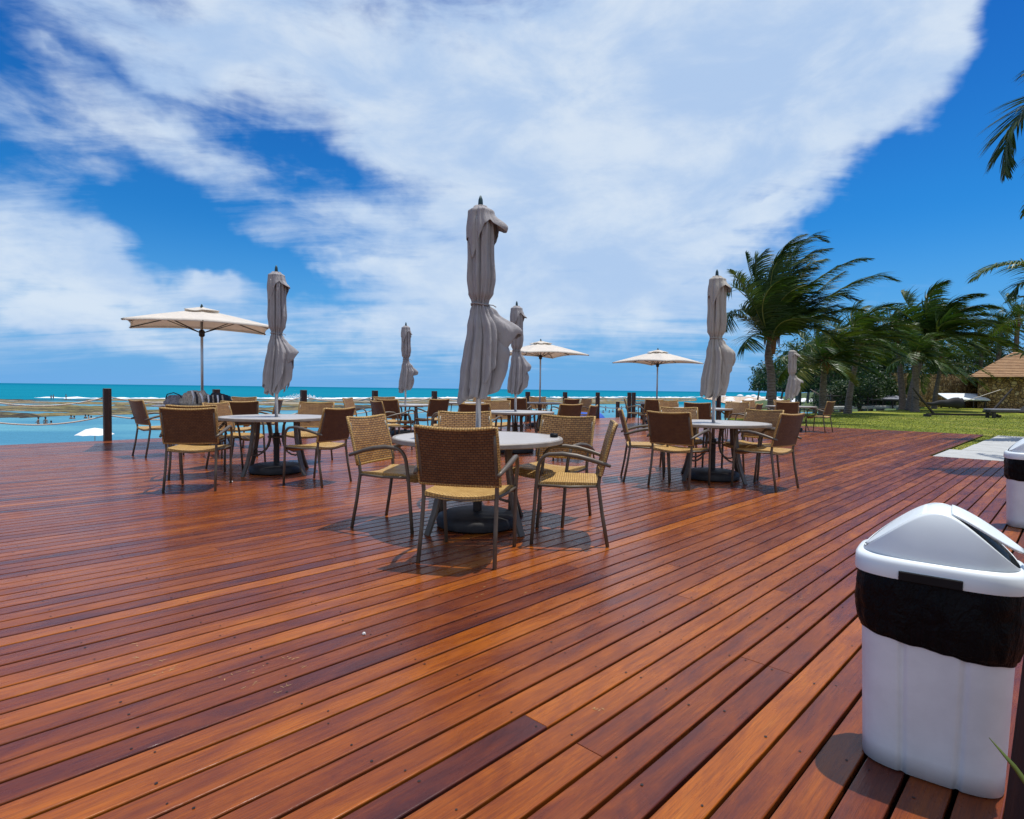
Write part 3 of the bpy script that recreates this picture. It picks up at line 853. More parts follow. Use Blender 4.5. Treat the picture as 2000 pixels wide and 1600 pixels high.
# ------------------------------------------------------------------ parasols
def para_base(root):
    b = MB(); b.lathe([(.30, .0), (.325, .012), (.33, .05), (.315, .085), (.27, .104), (.12, .112), (.06, .118)], 40)
    smooth_angle(b.build('base', 'black_base', root), 50)
    b = MB(); b.lathe([(.036, .117), (.036, .46), (.040, .462), (.040, .50), (.028, .503)], 20)
    k = MB(); smooth_angle(b.build('sleeve', 'dark_metal', root), 40)
def closed_parasol(x, y, seed, label, mat='taupe_canvas', rz=0, top=2.59, wind=1.0):
    root = empty('closed_parasol', label, 'parasol', (x, y, .002), R(rz), 'closed cloth parasols standing in the tables')
    rd_ = random.Random(seed)
    para_base(root)
    k_ = top / 2.59
    b = MB(); b.tube([(0, 0, .3), (0, 0, 1.4), (0, 0, 2.53 * k_)], .021, 14); b.build('pole', 'aluminium', root, True)
    b = MB(); b.lathe([(.019, 2.535 * k_), (.021, 2.55 * k_), (.017, 2.60 * k_), (.006, 2.63 * k_), (.001, 2.632 * k_)], 12); b.build('finial', 'finial', root, True)
    ph = [rd_.uniform(0, 6.28) for _ in range(8)]
    def interp(tab, h):
        for (a, va), (b2, vb) in zip(tab, tab[1:]):
            if a >= h >= b2:
                t_ = (a - h) / (a - b2); t_ = t_ * t_ * (3 - 2 * t_)
                return va + (vb - va) * t_
        return tab[0][1] if h > tab[0][0] else tab[-1][1]
    w = wind; fo = 0 if seed == 1 else rd_.uniform(-.05, .10); fk = 1.02 if seed == 1 else rd_.uniform(.65, .95); fa = 0 if seed == 1 else rd_.uniform(-.35, .35)
    body = [(2.54, .045), (2.50, .085), (2.35, .100), (2.15, .098), (1.97, .108), (1.86, .098), (1.79, .066), (1.765, .060), (1.72, .078), (1.60, .110), (1.40, .130), (1.2, .140), (.9, .138)]
    cxs = [(2.54, .0), (2.3, .008), (1.95, .012), (1.765, .006), (1.5, .03 * w), (1.2, .02 * w), (.9, -.01)]
    def skirt(hemf, rad, npl, amp, flare, hmax, nu=150, nv=64, lam=1):
        def fn(u, v):
            th = u * 2 * PI; hem = hemf(th)
            h = hmax + (hem - hmax) * v
            r = interp(body, h) * rad
            low = min(1, max(0, (1.765 - h) / .5)); up_ = min(1, max(0, (h - 1.765) / .35))
            a = amp * (.34 + .62 * low + .22 * up_) 
            tw = 1.2 * math.sin(h * 3 + ph[0]) * .25
            pl = math.cos(npl * th + ph[1] + tw) + .45 * math.cos((npl * 2 + 1) * th + ph[2] - h * 2.2) + .25 * math.cos((npl * 3 - 1) * th + ph[3] + h * 5)
            pl = -1.25 + 2.0 * abs(math.sin((npl * th + ph[1] + tw) * .5 + .45 * math.sin(2 * th + ph[5] + h))) ** .55 + .30 * math.cos((npl * 2 + 1) * th + ph[2] - h * 2.2)
            r *= 1 + a * pl
            d_ = math.atan2(math.sin(th - flare[0]), math.cos(th - flare[0]))
            r += w * interp(flare[2], h + fo) * fk * math.exp(-(abs(d_ + fa) / flare[1]) ** 1.15)
            r += .012 * low * abs(mn.noise(Vector((math.cos(th) * 3, math.sin(th) * 3, h * 1.6 + seed)))) - .010 * abs(mn.noise(Vector((math.cos(th) * 5 + h * .6, math.sin(th) * 5, h * 1.1 + seed)))) ** .7
            # gather creases at the tie
            g_ = math.exp(-((h - 1.765) / .12) ** 2)
            r *= 1 + .10 * g_ * math.cos(19 * th + ph[4])
            return ((r * math.cos(th) + interp(cxs, h)), r * math.sin(th), h * k_)
        m_ = MB(); m_.grid(fn, nu, nv, closed=True); return m_
    def jag(th, lst):  # piecewise-linear hem heights by angle (deg)
        d_ = math.degrees(th) % 360
        for (a, va), (b2, vb) in zip(lst, lst[1:]):
            if a <= d_ <= b2: return va + (vb - va) * (d_ - a) / (b2 - a)
        return lst[-1][1]
    j = lambda q: q + rd_.uniform(-.035, .035)
    h1 = [(0, 1.50), (12, 1.56), (35, j(1.30)), (60, j(1.05)), (85, j(1.22)), (120, j(1.0)), (150, j(1.16)), (185, j(1.00)), (205, j(1.12)), (228, j(.99)), (250, j(1.06)), (268, j(.995)), (295, j(1.18)), (318, j(1.33)), (338, 1.42), (348, 1.54), (360, 1.50)]
    fl1 = (R(-8), .50, [(1.78, 0), (1.70, .05), (1.56, .185), (1.50, .165), (1.42, .12), (1.3, .10), (1.0, .04)])
    outer = skirt(lambda t: jag(t, h1), .93, 8, .44, fl1, 2.44, 200)
    cn = solid(outer.build('canopy', mat, root, True), .004)
    h2 = [(0, 1.32), (15, 1.36), (40, j(1.1)), (70, j(1.02)), (100, j(1.2)), (140, j(1.04)), (180, j(1.15)), (210, j(1.03)), (240, j(1.14)), (262, j(1.04)), (300, j(1.02)), (322, j(1.06)), (340, j(1.12)), (352, 1.34), (360, 1.32)]
    fl2 = (R(-20), .55, [(1.75, 0), (1.5, .08), (1.38, .125), (1.28, .10), (1.1, .055), (1.0, .02)])
    inner = skirt(lambda t: jag(t, h2), .74, 7, .42, fl2, 1.95, 120, 44)
    solid(inner.build('inner_fold', mat, root, True), .004)
    h3 = [(0, 2.34), (10, 2.36), (30, 2.28), (60, j(2.12)), (90, j(2.24)), (130, j(2.14)), (165, j(2.26)), (190, 2.28), (215, 2.30), (236, j(2.14)), (256, 2.24), (285, 2.38), (310, 2.42), (335, 2.35), (350, 2.33), (360, 2.34)]
    fl3 = (R(-14), .48, [(2.54, 0), (2.48, .015), (2.37, .105), (2.30, .085), (2.1, .02)])
    cap = skirt(lambda t: jag(t, h3), 1.12, 7, .18, fl3, 2.545, 110, 26)
    solid(cap.build('vent_flap', mat, root, True), .004)
    # closing piece at the very top, tie strap, folded ribs
    b = MB(); pts = []
    for i in range(49):
        an = 2 * PI * i / 48; pts.append(((.069 + .004 * math.cos(7 * an)) * math.cos(an) + .006, (.069 + .004 * math.cos(7 * an)) * math.sin(an), (1.768 + .006 * math.sin(an * 2)) * k_))
    b.tube(pts, .006, 6, False, flat=1.8); b.tube([(.07, -.03, 1.765 * k_), (.11, -.045, 1.76 * k_), (.135, -.04, 1.745 * k_)], .004, 6)
    b.build('tie_strap', mat, root, True)
    b = MB()
    for i in range(8):
        an = i * PI / 4 + .2
        b.tube([(.028 * math.cos(an), .028 * math.sin(an), 2.4 * k_), (.045 * math.cos(an), .045 * math.sin(an), 1.7 * k_), (.055 * math.cos(an), .055 * math.sin(an), 1.12 * k_)], .008, 6)
    b.tube([(0, 0, 1.10 * k_), (0, 0, 1.28 * k_)], .045, 12)
    b.build('folded_ribs', 'dark_metal', root, True)
    return root

def open_parasol(x, y, rz, label, side=2.4, ze=2.17, za=2.52, asp=1.0):
    root = empty('open_parasol', label, 'parasol', (x, y, .002), R(rz), 'open cream parasols on the terrace')
    para_base(root)
    b = MB(); b.tube([(0, 0, .3), (0, 0, 1.5), (0, 0, za - .03)], .024, 14); b.build('pole', 'aluminium', root, True)
    hs_ = side / 2
    def fn(u, v):  # u round the square, v from centre to edge
        a = u * 8; i = int(a) % 8; f_ = a - int(a)
        pts8 = []
        for q in range(8):
            an = q * PI / 4
            if q % 2: pts8.append(Vector((math.copysign(hs_, math.cos(an)), math.copysign(hs_, math.sin(an)), 0)))
            else: pts8.append(Vector((hs_ * .965 * math.cos(an), hs_ * .965 * math.sin(an), .055)))
        A, B = pts8[i], pts8[(i + 1) % 8]
        P = A.lerp(B, f_); c_ = 4 * f_ * (1 - f_)
        P = P * (1 - .018 * c_)
        r = v
        P2_ = Vector((P.x * r, P.y * r, 0))
        z = za - (za - ze) * (r ** 1.12) + P.z * r ** 1.5 + .022 * c_ * r * 1.0 * (0.6)
        z -= .028 * c_ * math.sin(PI * min(1, r)) * .8
        return (P2_.x, P2_.y * asp, z)
    b = MB(); b.grid(lambda u, v: fn(u, .13 + v * .87), 96, 14, closed=True)
    # hanging hem
    hem = []
    cp = solid(b.build('canopy', 'cream_canvas', root, True), .004)
    b = MB(); b.grid(lambda u, v: (lambda p_: (p_[0] * (1 + .002), p_[1] * 1.002, p_[2] - .035 * v - .001))(fn(u, 1.0)), 96, 1, closed=True)
    solid(b.build('hem', 'cream_canvas', cp, True), .003)
    b = MB(); b.grid(lambda u, v: (lambda p_: (p_[0], p_[1], p_[2] + .045 + .012 * math.sin(u * 8 * PI)))(fn(u, .005 + v * .24)), 64, 6, closed=True)
    solid(b.build('vent_cap', 'cream_canvas', root, True), .004)
    b = MB(); b.lathe([(.022, za + .03), (.026, za + .06), (.012, za + .10), (.002, za + .11)], 12); b.build('finial', 'finial', root, True)
    for q in range(8):
        an = q * PI / 4; an = math.atan2(math.sin(an) * asp, math.cos(an))
        e_ = fn(q / 8, 1.0)
        b = MB(); p0 = Vector((.03 * math.cos(an), .03 * math.sin(an), za - .05)); p1 = Vector((e_[0] * 1.01, e_[1] * 1.01, e_[2] - .018))
        mid = Vector((*fn(q / 8, .5)[:2], fn(q / 8, .5)[2] - .028))
        b.tube([p0, mid, p1], .010, 6)
        rb = b.build('rib', 'dark_metal', root, True)
        b = MB(); b.tube([(.04 * math.cos(an), .04 * math.sin(an), za - .42), (mid.x, mid.y, mid.z - .01)], .008, 6); b.build('strut', 'dark_metal', rb, True)
    b = MB(); b.lathe([(.03, za - .50), (.05, za - .48), (.05, za - .39), (.03, za - .37)], 14); b.build('hub', 'dark_metal', root, True)
    return root

def depth_at(px, s_):   # world x at depth given px per metre
    D = FPX / s_
    return AT(px, 765, D).x, D

# ---- tables
TA = (-.27, 4.73); TB = (-3.01, 7.52); TC = (2.55, 7.44); TD = (.06, 10.3); TE = (-2.5, 13.8); TF = (.83, 17.6); TG = (-1.35, 16.5); TI = (8.05, 17.0); TJ = (4.46, 13.8); TL = (-5.79, 11.0); TH_ = (4.62, 18.8)
table(*TA, 3, 'round slatted table nearest the viewer, in the middle of the deck')
table(*TB, 20, 'round slatted table on the left whose closed parasol stands before the open sea')
table(*TC, -12, 'round slatted table on the right, in front of the leaning big palm')
table(*TD, 30, 'round slatted table just behind the nearest one, with a slender closed parasol')
table(*TE, 10, 'round table behind and left of the centre, under the small closed parasol')
table(*TF, 40, 'round table under the middle open parasol')
table(*TG, 55, 'distant round table by the rope railing without any parasol')
table(*TI, 25, 'round table at the edge of the lawn, beside the palm trunk')
table(*TJ, 15, 'round table behind the right-hand near table, left of the lawn')
table(*TL, 5, 'round table heaped with bags under the left open parasol')
table(*TH_, 5, 'round table under the right-hand open parasol')

closed_parasol(*TA, 1, 'tall closed taupe parasol in the nearest table, tallest in view')
closed_parasol(*TB, 2, 'closed taupe parasol standing in the near table on the left')
closed_parasol(*TC, 3, 'closed pale beige parasol in the near table on the right, before the palms', 'beige_canvas', -14)
closed_parasol(*TD, 4, 'closed taupe parasol just right of the tallest one, before the middle open parasol')
closed_parasol(*TE, 5, 'small distant closed taupe parasol between the left one and the tallest one', rz=8)
closed_parasol(TI[0], TI[1], 6, 'small closed pale parasol beside the palm trunk at the lawn', 'beige_canvas', -30, top=2.36)
open_parasol(*TL, 29, 'open cream parasol on the far left, largest of the open ones', 2.36, 2.19, 2.50, .68)
open_parasol(TF[0], TF[1], 27, 'open cream parasol behind the slender closed one', 2.05, 2.13, 2.50)
open_parasol(TH_[0], TH_[1], 40, 'open cream parasol standing alone right of centre, farthest of the open ones', 2.0, 2.00, 2.36)

# ---- chairs: (x, y, yaw: 0 = looking away from the viewer, + = turned left)
CH = [
 (-.275, 3.88, -13, 'armchair nearest the viewer, its back turned, at the front table'),
 (-.90, 4.72, -110, 'armchair on the left of the front table, looking right with its golden back lit'),
 (-.43, 5.66, -171, 'armchair behind the front table, half hidden by the thick parasol pole'),
 (.34, 5.03, 148, 'armchair behind the right edge of the front table, turned to the viewer'),
 (.44, 4.38, 83, 'armchair seen edge-on at the right end of the front table'),
 (-3.37, 6.32, 10, 'dark-backed armchair with its back turned, front left of the left table'),
 (-3.82, 7.15, 16, 'armchair tucked right behind the dark-backed one at the left table'),
 (-2.22, 6.72, 68, 'armchair right of the left table, looking left with its back to the viewer'),
 (-3.72, 7.95, -100, 'armchair on the far left side of the left table, mostly hidden'),
 (-2.95, 8.55, 178, 'armchair facing the viewer behind the left table, its woven back lit'),
 (1.66, 7.28, -97, 'armchair at the left end of the right-hand near table, seen from its side'),
 (1.97, 6.87, -42, 'armchair front left of the right-hand near table, back to the viewer'),
 (2.95, 6.83, 38, 'armchair front right of the right-hand near table, back to the viewer'),
 (2.38, 8.25, 172, 'armchair behind the pole of the right-hand near table, facing the viewer'),
 (3.12, 7.66, 128, 'armchair facing left behind the right end of the right-hand near table'),
 (-5.50, 9.15, -38, 'lone dark armchair nearest the tall post at the left railing'),
 (-4.32, 9.25, 32, 'dark-backed armchair right of the bags, with its back turned'),
 (-4.55, 10.7, 100, 'armchair on the right side of the table with the bags'),
 (-5.65, 12.1, 180, 'armchair behind the table with the bags, looking at the viewer'),
 (-.50, 9.55, -18, 'dark armchair directly behind the thick pole of the tallest parasol'),
 (.78, 9.95, 40, 'armchair right of the second central table, back half turned'),
 (.98, 9.25, 70, 'narrow-looking dark armchair nearest the lit one by the water, right of centre'),
 (-.30, 11.6, 180, 'tan armchair facing the viewer behind the second central table'),
 (-1.20, 10.55, 100, 'armchair looking left, between the tallest parasol and the small far one'),
 (.20, 15.8, -15, 'small dark armchair left of the middle open parasol pole'),
 (.82, 18.6, 180, 'far tan armchair facing the viewer beneath the middle open parasol'),
 (1.38, 15.6, 35, 'small dark armchair right of the middle open parasol pole'),
 (1.80, 16.2, 115, 'armchair standing alone by the water at the right end of the railing'),
 (-1.78, 12.9, 45, 'dark armchair on the right of the table with the small far parasol'),
 (-3.25, 12.7, -97, 'armchair looking right at the far left of the table with the small parasol'),
 (-3.18, 14.6, 190, 'reddish armchair behind the table with the small far parasol'),
 (-2.12, 10.45, -55, 'tan armchair in front of the small far parasol, looking right'),
 (-2.32, 11.9, -28, 'tan armchair between two others, left of the small far parasol pole'),
 (-.95, 17.2, 170, 'tiny armchair at the table by the railing without a parasol'),
 (3.90, 16.6, 8, 'dark armchair with its back turned beneath the right-hand open parasol'),
 (3.70, 17.7, -100, 'edge-on armchair left of the one beneath the right-hand open parasol'),
 (4.35, 16.7, 75, 'reddish edge-on armchair right of the one beneath the right open parasol'),
 (3.95, 14.3, 195, 'pale tan armchair left of the beige parasol, facing the viewer'),
 (3.98, 12.6, -20, 'brown armchair just left of the beige parasol pole, back turned'),
 (5.08, 13.4, 150, 'tan armchair right of the beige parasol pole, facing left'),
 (4.78, 12.15, 55, 'dark armchair right of the beige parasol, its armrests towards the left'),
 (6.95, 15.0, -14, 'dark armchair right of the palm trunk, with its back turned'),
 (7.0, 16.8, 210, 'tan armchair left of the palm trunk at the lawn edge'),
 (8.4, 18.0, 182, 'tan armchair behind the table at the lawn edge, facing the viewer'),
 (8.75, 16.75, 40, 'rightmost dark armchair, at the corner of deck and lawn'),
]
for c_ in CH: chair(*c_)

# ------------------------------------------------------------------ rope railing
def make_post(h=1.02):
    b = MB(); b.box((0, 0, h / 2 - .25), (.125, .125, h + .5), bev=.007)
    return b.build('railing_post', 'post_wood')
PT = [(-7.87 + 1.4 * k, 11.44 + 1.4 * k * 1.0258) for k in range(-1, 9)]
post0 = make_post(); posts = []
plabs = ['railing post off the left edge of the view', 'thick dark post at the left end of the rope railing', 'dark post right of the left open parasol pole', 'dark post between the left table and the small far parasol',
         'dark post left of the small far closed parasol', 'dark post right of the small far closed parasol', 'dark post hidden behind the tallest parasol', 'dark post left of the middle open parasol pole',
         'dark post right of the middle open parasol', 'full dark post standing clear of the chairs, by the blue sunshade']
for k, (x, y) in enumerate(PT):
    p_ = post0 if k == 0 else post0.copy()
    if k: C.objects.link(p_)
    p_.location = (x, y, 0); p_.rotation_euler.z = DROT
    tag(p_, plabs[k], 'post', 'dark wooden posts of the rope railing'); posts.append((x, y, 1.02))
for (px, Y, ztop, lb) in [(1229.5, 23.6, 1.03, 'left post of the pair at the corner of the deck'), (1238, 24.3, 1.03, 'right post of the pair at the corner of the deck'), (1207, 25.5, .62, 'shorter post below the deck, left of the pair of posts'),
                      (1256, 22.6, .66, 'shorter post beside the blue bundle, left of the right open parasol pole'), (1301, 22.2, .66, 'short post right of the right open parasol pole'), (1404, 20.7, 1.06, 'tall post just behind the beige closed parasol')]:
    p_ = post0.copy(); C.objects.link(p_)
    x = AT(px, 765, Y).x; p_.location = (x, Y, ztop - 1.02); p_.rotation_euler.z = DROT
    tag(p_, lb, 'post', 'dark wooden posts of the rope railing'); posts.append((x, Y, ztop))
def rope(a, b2, hz, sagv, label, n=18, r=.013):
    mbr = MB(); A = Vector((a[0], a[1], hz[0])); B = Vector((b2[0], b2[1], hz[1]))
    mbr.tube([A.lerp(B, i / n) - Vector((0, 0, sagv * 4 * (i / n) * (1 - i / n))) for i in range(n + 1)], r, 8)
    o_ = mbr.build('rope', 'rope', None, True)
    return tag(o_, label, 'rope', 'ropes slung between the railing posts')
nm = ['left of the thick left post', 'right of the thick left post', 'left of the left table parasol', 'behind the left table', 'left of the small far parasol', 'around the small far parasol', 'just left of the middle open parasol', 'under the middle open parasol', 'just left of the clear-standing post']
sg = [.17, .13, .16, .12, .14, .13, .12, .13, .12]
for k in range(9):
    a, b2 = PT[k], PT[k + 1]
    rope(a, b2, (.86, .86), sg[k], 'upper rope of the railing, ' + nm[k])
    rope(a, b2, (.50, .50), sg[k] * .9, 'lower rope of the railing, ' + nm[k])
pp = posts[10:]
rope(PT[9], pp[0][:2], (.88, .88), .10, 'upper rope between the clear-standing post and the pair')
rope(PT[9], pp[0][:2], (.50, .50), .10, 'lower rope between the clear-standing post and the pair')
rope(pp[1][:2], pp[3][:2], (.52, .50), .08, 'rope right of the pair of posts')
rope(pp[3][:2], pp[4][:2], (.50, .50), .10, 'rope under the right open parasol')
rope(pp[4][:2], pp[5][:2], (.50, .62), .16, 'rope running to the tall post behind the beige parasol')

# ------------------------------------------------------------------ swing-lid bins
def sup(a, rx, ry, p=3.2):
    c_, s_ = math.cos(a), math.sin(a)
    k = (abs(c_ / rx) ** p + abs(s_ / ry) ** p) ** (-1 / p)
    return k * c_, k * s_
def make_bin():
    root = empty('swing_lid_bin', None, 'bin', group='white swing-lid bins with black liners')
    n = 96; H = .585
    def wall(u, v, off=0):
        a = u * 2 * PI
        rx, ry = .166 + .018 * v + off, .114 + .020 * v + off
        x, y = sup(a, rx, ry, 3.5)
        g = 0
        if abs(y) > ry * .6:
            for gx in (-.062, .062):
                d_ = (x - gx * (1 + .2 * v)) / .0075
                g += math.exp(-d_ * d_)
        y -= math.copysign(.0085 * g, y)
        return (x, y, .004 + H * v)
    b = MB(); b.grid(lambda u, v: wall(u, v), 256, 10, closed=True)
    o_ = len(b.v); b.f.append(tuple(range(255, -1, -1))); b.uv.append([(0, 0)] * 256); b.tone.append((.5,) * 3)
    b.build('body', 'bin_white', root, True)
    # liner folded over the rim
    def lin(u, v):
        a = u * 2 * PI
        vv = 1 - v * (.365 + .022 * math.cos(a) + .012 * mn.noise(Vector((math.cos(a) * 4, math.sin(a) * 4, 1))))
        x, y, z = wall(u, vv)
        x2, y2 = sup(a, .166 + .018 * vv, .114 + .020 * vv, 3.5)
        puff = .004 + .011 * math.sin(PI * min(1, v * 1.05)) ** .6
        nn = mn.fractal(Vector((x2 * 9, y2 * 9, z * 7)), 1, 2, 4)
        cre = abs(mn.noise(Vector((a * 2.2 + z * 6, z * 20, 4)))) 
        k = (puff + .010 * v * abs(mn.noise(Vector((math.cos(a) * 9, math.sin(a) * 9, v * .8)))) + .007 * nn + .006 * cre * math.sin(PI * v)) / math.hypot(x2, y2)
        k = max(k, .003 / math.hypot(x2, y2)) if v < .97 else .004 / math.hypot(x2, y2)
        return (x2 * (1 + k), y2 * (1 + k), z)
    b = MB(); b.grid(lin, 220, 40, closed=True)
    ln = b.build('liner', 'bag_plastic', root, True)
    # lid: rim band + saddle-shaped hood with two gable ends
    b = MB()
    prof = [(.214, .153, .560), (.2245, .1635, .5605), (.226, .165, .566), (.2245, .1635, .602), (.217, .156, .612), (.203, .142, .616)]
    vs = []; nn_ = 128
    for rx, ry, z in prof:
        for i in range(nn_):
            x, y = sup(2 * PI * i / nn_, rx, ry, 3.6); vs.append((x, y, z))
    fs = [(k * nn_ + i, k * nn_ + (i + 1) % nn_, (k + 1) * nn_ + (i + 1) % nn_, (k + 1) * nn_ + i) for k in range(len(prof) - 1) for i in range(nn_)]
    b.add(vs, fs)
    lid = b.build('lid_rim', 'lid_white', root); smooth_angle(lid, 60)
    # hood: gable ends (broad sides) as solid curved faces, joined by a ridge
    def ridge(x):  # gable outline height above the rim
        t_ = abs(x) / .205
        return .138 * (1 - (max(0, math.sqrt(t_ * t_ + .03) - .1732) / .8417) ** 1.16) if t_ < 1 else 0
    b = MB()
    for sy in (-1, 1):
        def fn(u, v, sy=sy):
            x = (u - .5) * 2 * .203
            hmax = ridge(x)
            h = hmax * v
            x2 = x
            _, yb = sup(math.atan2(.14, abs(x) + 1e-6), .203, .142, 2.9)
            yb = .142 * (1 - (min(1, abs(x) / .2035)) ** 3.2) ** (1 / 3.2)
            y = yb * (1 - .30 * (h / .140) ** 1.3) - .012 * (h / .140) ** 6
            return (x2, sy * max(.0, y), .614 + h)
        g_ = MB(); g_.grid(fn, 56, 14)
        if sy > 0: g_.f = [tuple(reversed(f)) for f in g_.f]
        b.add(g_.v, g_.f)
    hood = b.build('gable', 'lid_white', root, True); solid(hood, .003, 0)
    # saddle panels: fixed crest + swinging flaps lying over the slopes
    def slope(x, y, lift=0): return .614 + ridge(x) + lift
    def yw(x):
        h = ridge(x); yb = .142 * (1 - (min(1, abs(x) / .2035)) ** 3.2) ** (1 / 3.2)
        return yb * (1 - .30 * (h / .140) ** 1.3) - .012 * (h / .140) ** 6
    b = MB()
    def crest(u, v):
        x = (u - .5) * 2 * .055
        y = (v - .5) * 2 * (yw(x) + .002)
        return (x, y, slope(x, y) + .004 - .006 * (2 * v - 1) ** 2)
    b.grid(crest, 12, 16); solid(b.build('crest', 'lid_white', root, True), .004, -1)
    for sx_, ang in ((1, 8.5), (-1, -.5)):
        b = MB()
        def flap(u, v, sx_=sx_, ang=ang):
            x = .035 + u * .168
            y = (v - .5) * 2 * (yw(x) * .93 + .004 - (.07 if sx_ > 0 else .05) * u ** 3)
            z = ridge(x) + (.006 if sx_ > 0 else .001) + (.010 if sx_ > 0 else .004) * (1 - (2 * v - 1) ** 2)
            # swing out about the top of the flap
            px_, pz = .035, ridge(.035)
            rx_, rz_ = x - px_, z - pz
            a_ = R(ang)
            return (sx_ * (px_ + rx_ * math.cos(a_) - rz_ * math.sin(a_)), y, .614 + pz + rx_ * math.sin(a_) + rz_ * math.cos(a_))
        b.grid(flap, 22, 18)
        if sx_ < 0: b.f = [tuple(reversed(f)) for f in b.f]
        solid(b.build('swing_flap', 'lid_white', root, True), .005, -1)
    # dark inside: a black sheet under the hood stands in for the shade
    b = MB(); b.grid(lambda u, v: ((u - .5) * .36, (v - .5) * 2 * max(.001, yw((u - .5) * .36) - .006), .612 + ridge((u - .5) * .36) * .93 - .004), 30, 4)
    b.build('inside_shade', 'black_plastic', root, True)
    # black handle strip at the middle of the rim
    for sy in (-1,):
        b = MB(); b.box((-.014, sy * .1655, .573), (.160, .008, .026), bev=.002); b.build('handle_strip', 'black_plastic', root)
    for ch in list(C.objects):
        if ch.parent == root and ch.name.split('.')[0] in ('lid_rim', 'gable', 'crest', 'swing_flap', 'inside_shade', 'handle_strip'): ch.scale = (.885, .885, 1)
    return root
bin0 = make_bin()
bin0.location = (1.262, 1.724, .001); bin0.rotation_euler.z = R(-37); bin0.scale = (1.03, 1.03, 1.02)
bin0['label'] = 'large white bin with peaked swing lid and black liner, nearest the viewer'
bin1 = copy_tree(bin0); bin1.location = (4.365, 4.88, .001); bin1.rotation_euler.z = R(-30)
bin1['label'] = 'second white bin farther off, cut by the right edge of the view'

# dark leaning post and plant blade right at the edge
b = MB(); b.box((0, 0, .45), (.085, .085, 1.15), bev=.006)
ep = b.build('garden_post', 'post_wood'); ep.location = (1.243, 1.36, 0); ep.rotation_euler = (0, R(4.6), 0)
tag(ep, 'very dark post at the right edge of the view, close beside the large bin', 'post')
pl = empty('potted_plant', 'green blade-leaved plant poking in from the right edge, below the bin', 'plant', (1.55, 1.28, 0))
def blade(pts, w, parent, tone):
    m_ = MB(); P = [Vector(q) for q in pts]; vs = []; n = len(P)
    for i, p_ in enumerate(P):
        t_ = i / (n - 1); d_ = (P[min(i + 1, n - 1)] - P[max(i - 1, 0)]).normalized(); sd = d_.cross(Vector((.3, -.8, .2))).normalized()
        ww = w * (math.sin(PI * (.25 + .75 * t_)) if t_ < 1 else 0) + .0004
        vs += [p_ - sd * ww, p_ + Vector((0, 0, -ww * .5)), p_ + sd * ww]
    fs = []
    for i in range(n - 1):
        fs += [(3 * i, 3 * i + 1, 3 * i + 4, 3 * i + 3), (3 * i + 1, 3 * i + 2, 3 * i + 5, 3 * i + 4)]
    m_.add(vs, fs, None, (tone, 0, 0))
    return solid(m_.build('leaf', 'bush_leaf', parent, True), .0012)
T_ = AT(1932, 1441, 1.18); B_ = AT(2030, 1565, 1.22)
loc = Vector((1.55, 1.28, 0))
blade([(-.02, 0, .02), B_ - loc + Vector((.06, 0, -.07)), B_ - loc, (T_.lerp(B_, .5)) - loc + Vector((0, 0, .006)), T_ - loc], .009, pl, .95)
blade([(0, 0, .02), (.02, .02, .2), (.08, .03, .38)], .012, pl, .8); blade([(.02, 0, .02), (.07, -.03, .2), (.16, -.05, .33)], .012, pl, .7)

# ------------------------------------------------------------------ bags on the left table
def lump(name, c, r, mat, seed, parent=None, fold=.16, flatb=True):
    m_ = MB(); n1, n2 = 40, 24
    def fn(u, v):
        a = u * 2 * PI; b3 = (v - .5) * PI
        d_ = Vector((math.cos(a) * math.cos(b3), math.sin(a) * math.cos(b3), math.sin(b3)))
        k = 1 + fold * mn.fractal(d_ * 1.7 + Vector((seed, 0, 0)), 1, 2, 4) - fold * .6 * abs(mn.noise(d_ * 3.5 + Vector((0, seed, 0))))
        z = d_.z * r[2] * k
        if flatb: z = max(z, -r[2] * .55)
        return (d_.x * r[0] * k, d_.y * r[1] * k, z)
    m_.grid(fn, n1, n2, closed=True)
    o_ = m_.build(name, mat, parent, True)
    o_.location = c
    return o_
tl = Vector((TL[0], TL[1], .7165))
o_ = lump('duffel_bag', tl + Vector((-.36, -.18, .075)), (.24, .15, .135), 'grey_fabric', 2); tag(o_, 'plain grey bag lying on the left end of the table under the open parasol', 'bag')
b = MB(); b.tube([(-.14, -.13, .06), (-.10, -.15, .14), (.02, -.16, .17), (.12, -.14, .13), (.16, -.12, .05)], .010, 6); b.build('handle', 'dark_fabric', o_, True)
o_ = lump('cloth_bag', tl + Vector((.00, -.22, .105)), (.27, .19, .19), 'taupe_fabric', 5, fold=.26); tag(o_, 'crumpled taupe cloth bag in the middle of the heap on the left table', 'bag')
for q, (y_, mt) in enumerate((((-.17), 'white_fabric'), (-.20, 'dark_fabric'), (-.165, 'white_fabric'))):
    b = MB(); b.tube([(.02 + .07 * q, y_, .18 - .02 * q), (.07 + .07 * q, y_ - .03, .08), (.05 + .09 * q, y_ - .02, -.05)], .011, 6, flat=1.6); b.build('strap', mt, o_, True)
o_ = lump('backpack', tl + Vector((.42, -.20, .09)), (.22, .17, .165), 'dark_fabric', 9, fold=.22); tag(o_, 'dark striped backpack at the right end of the heap of bags', 'bag')
for q in range(4):
    b = MB(); b.tube([(-.13 + .085 * q, -.15, .12), (-.10 + .085 * q, -.185, .03), (-.11 + .085 * q, -.175, -.07)], .010, 6, flat=1.5); b.build('strap', 'taupe_fabric' if q % 2 else 'white_fabric', o_, True)
o_ = lump('towel', tl + Vector((-.50, -.50, .012)), (.16, .07, .02), 'white_fabric', 3, fold=.2); tag(o_, 'small white towel at the left edge of the table with the bags', 'towel')

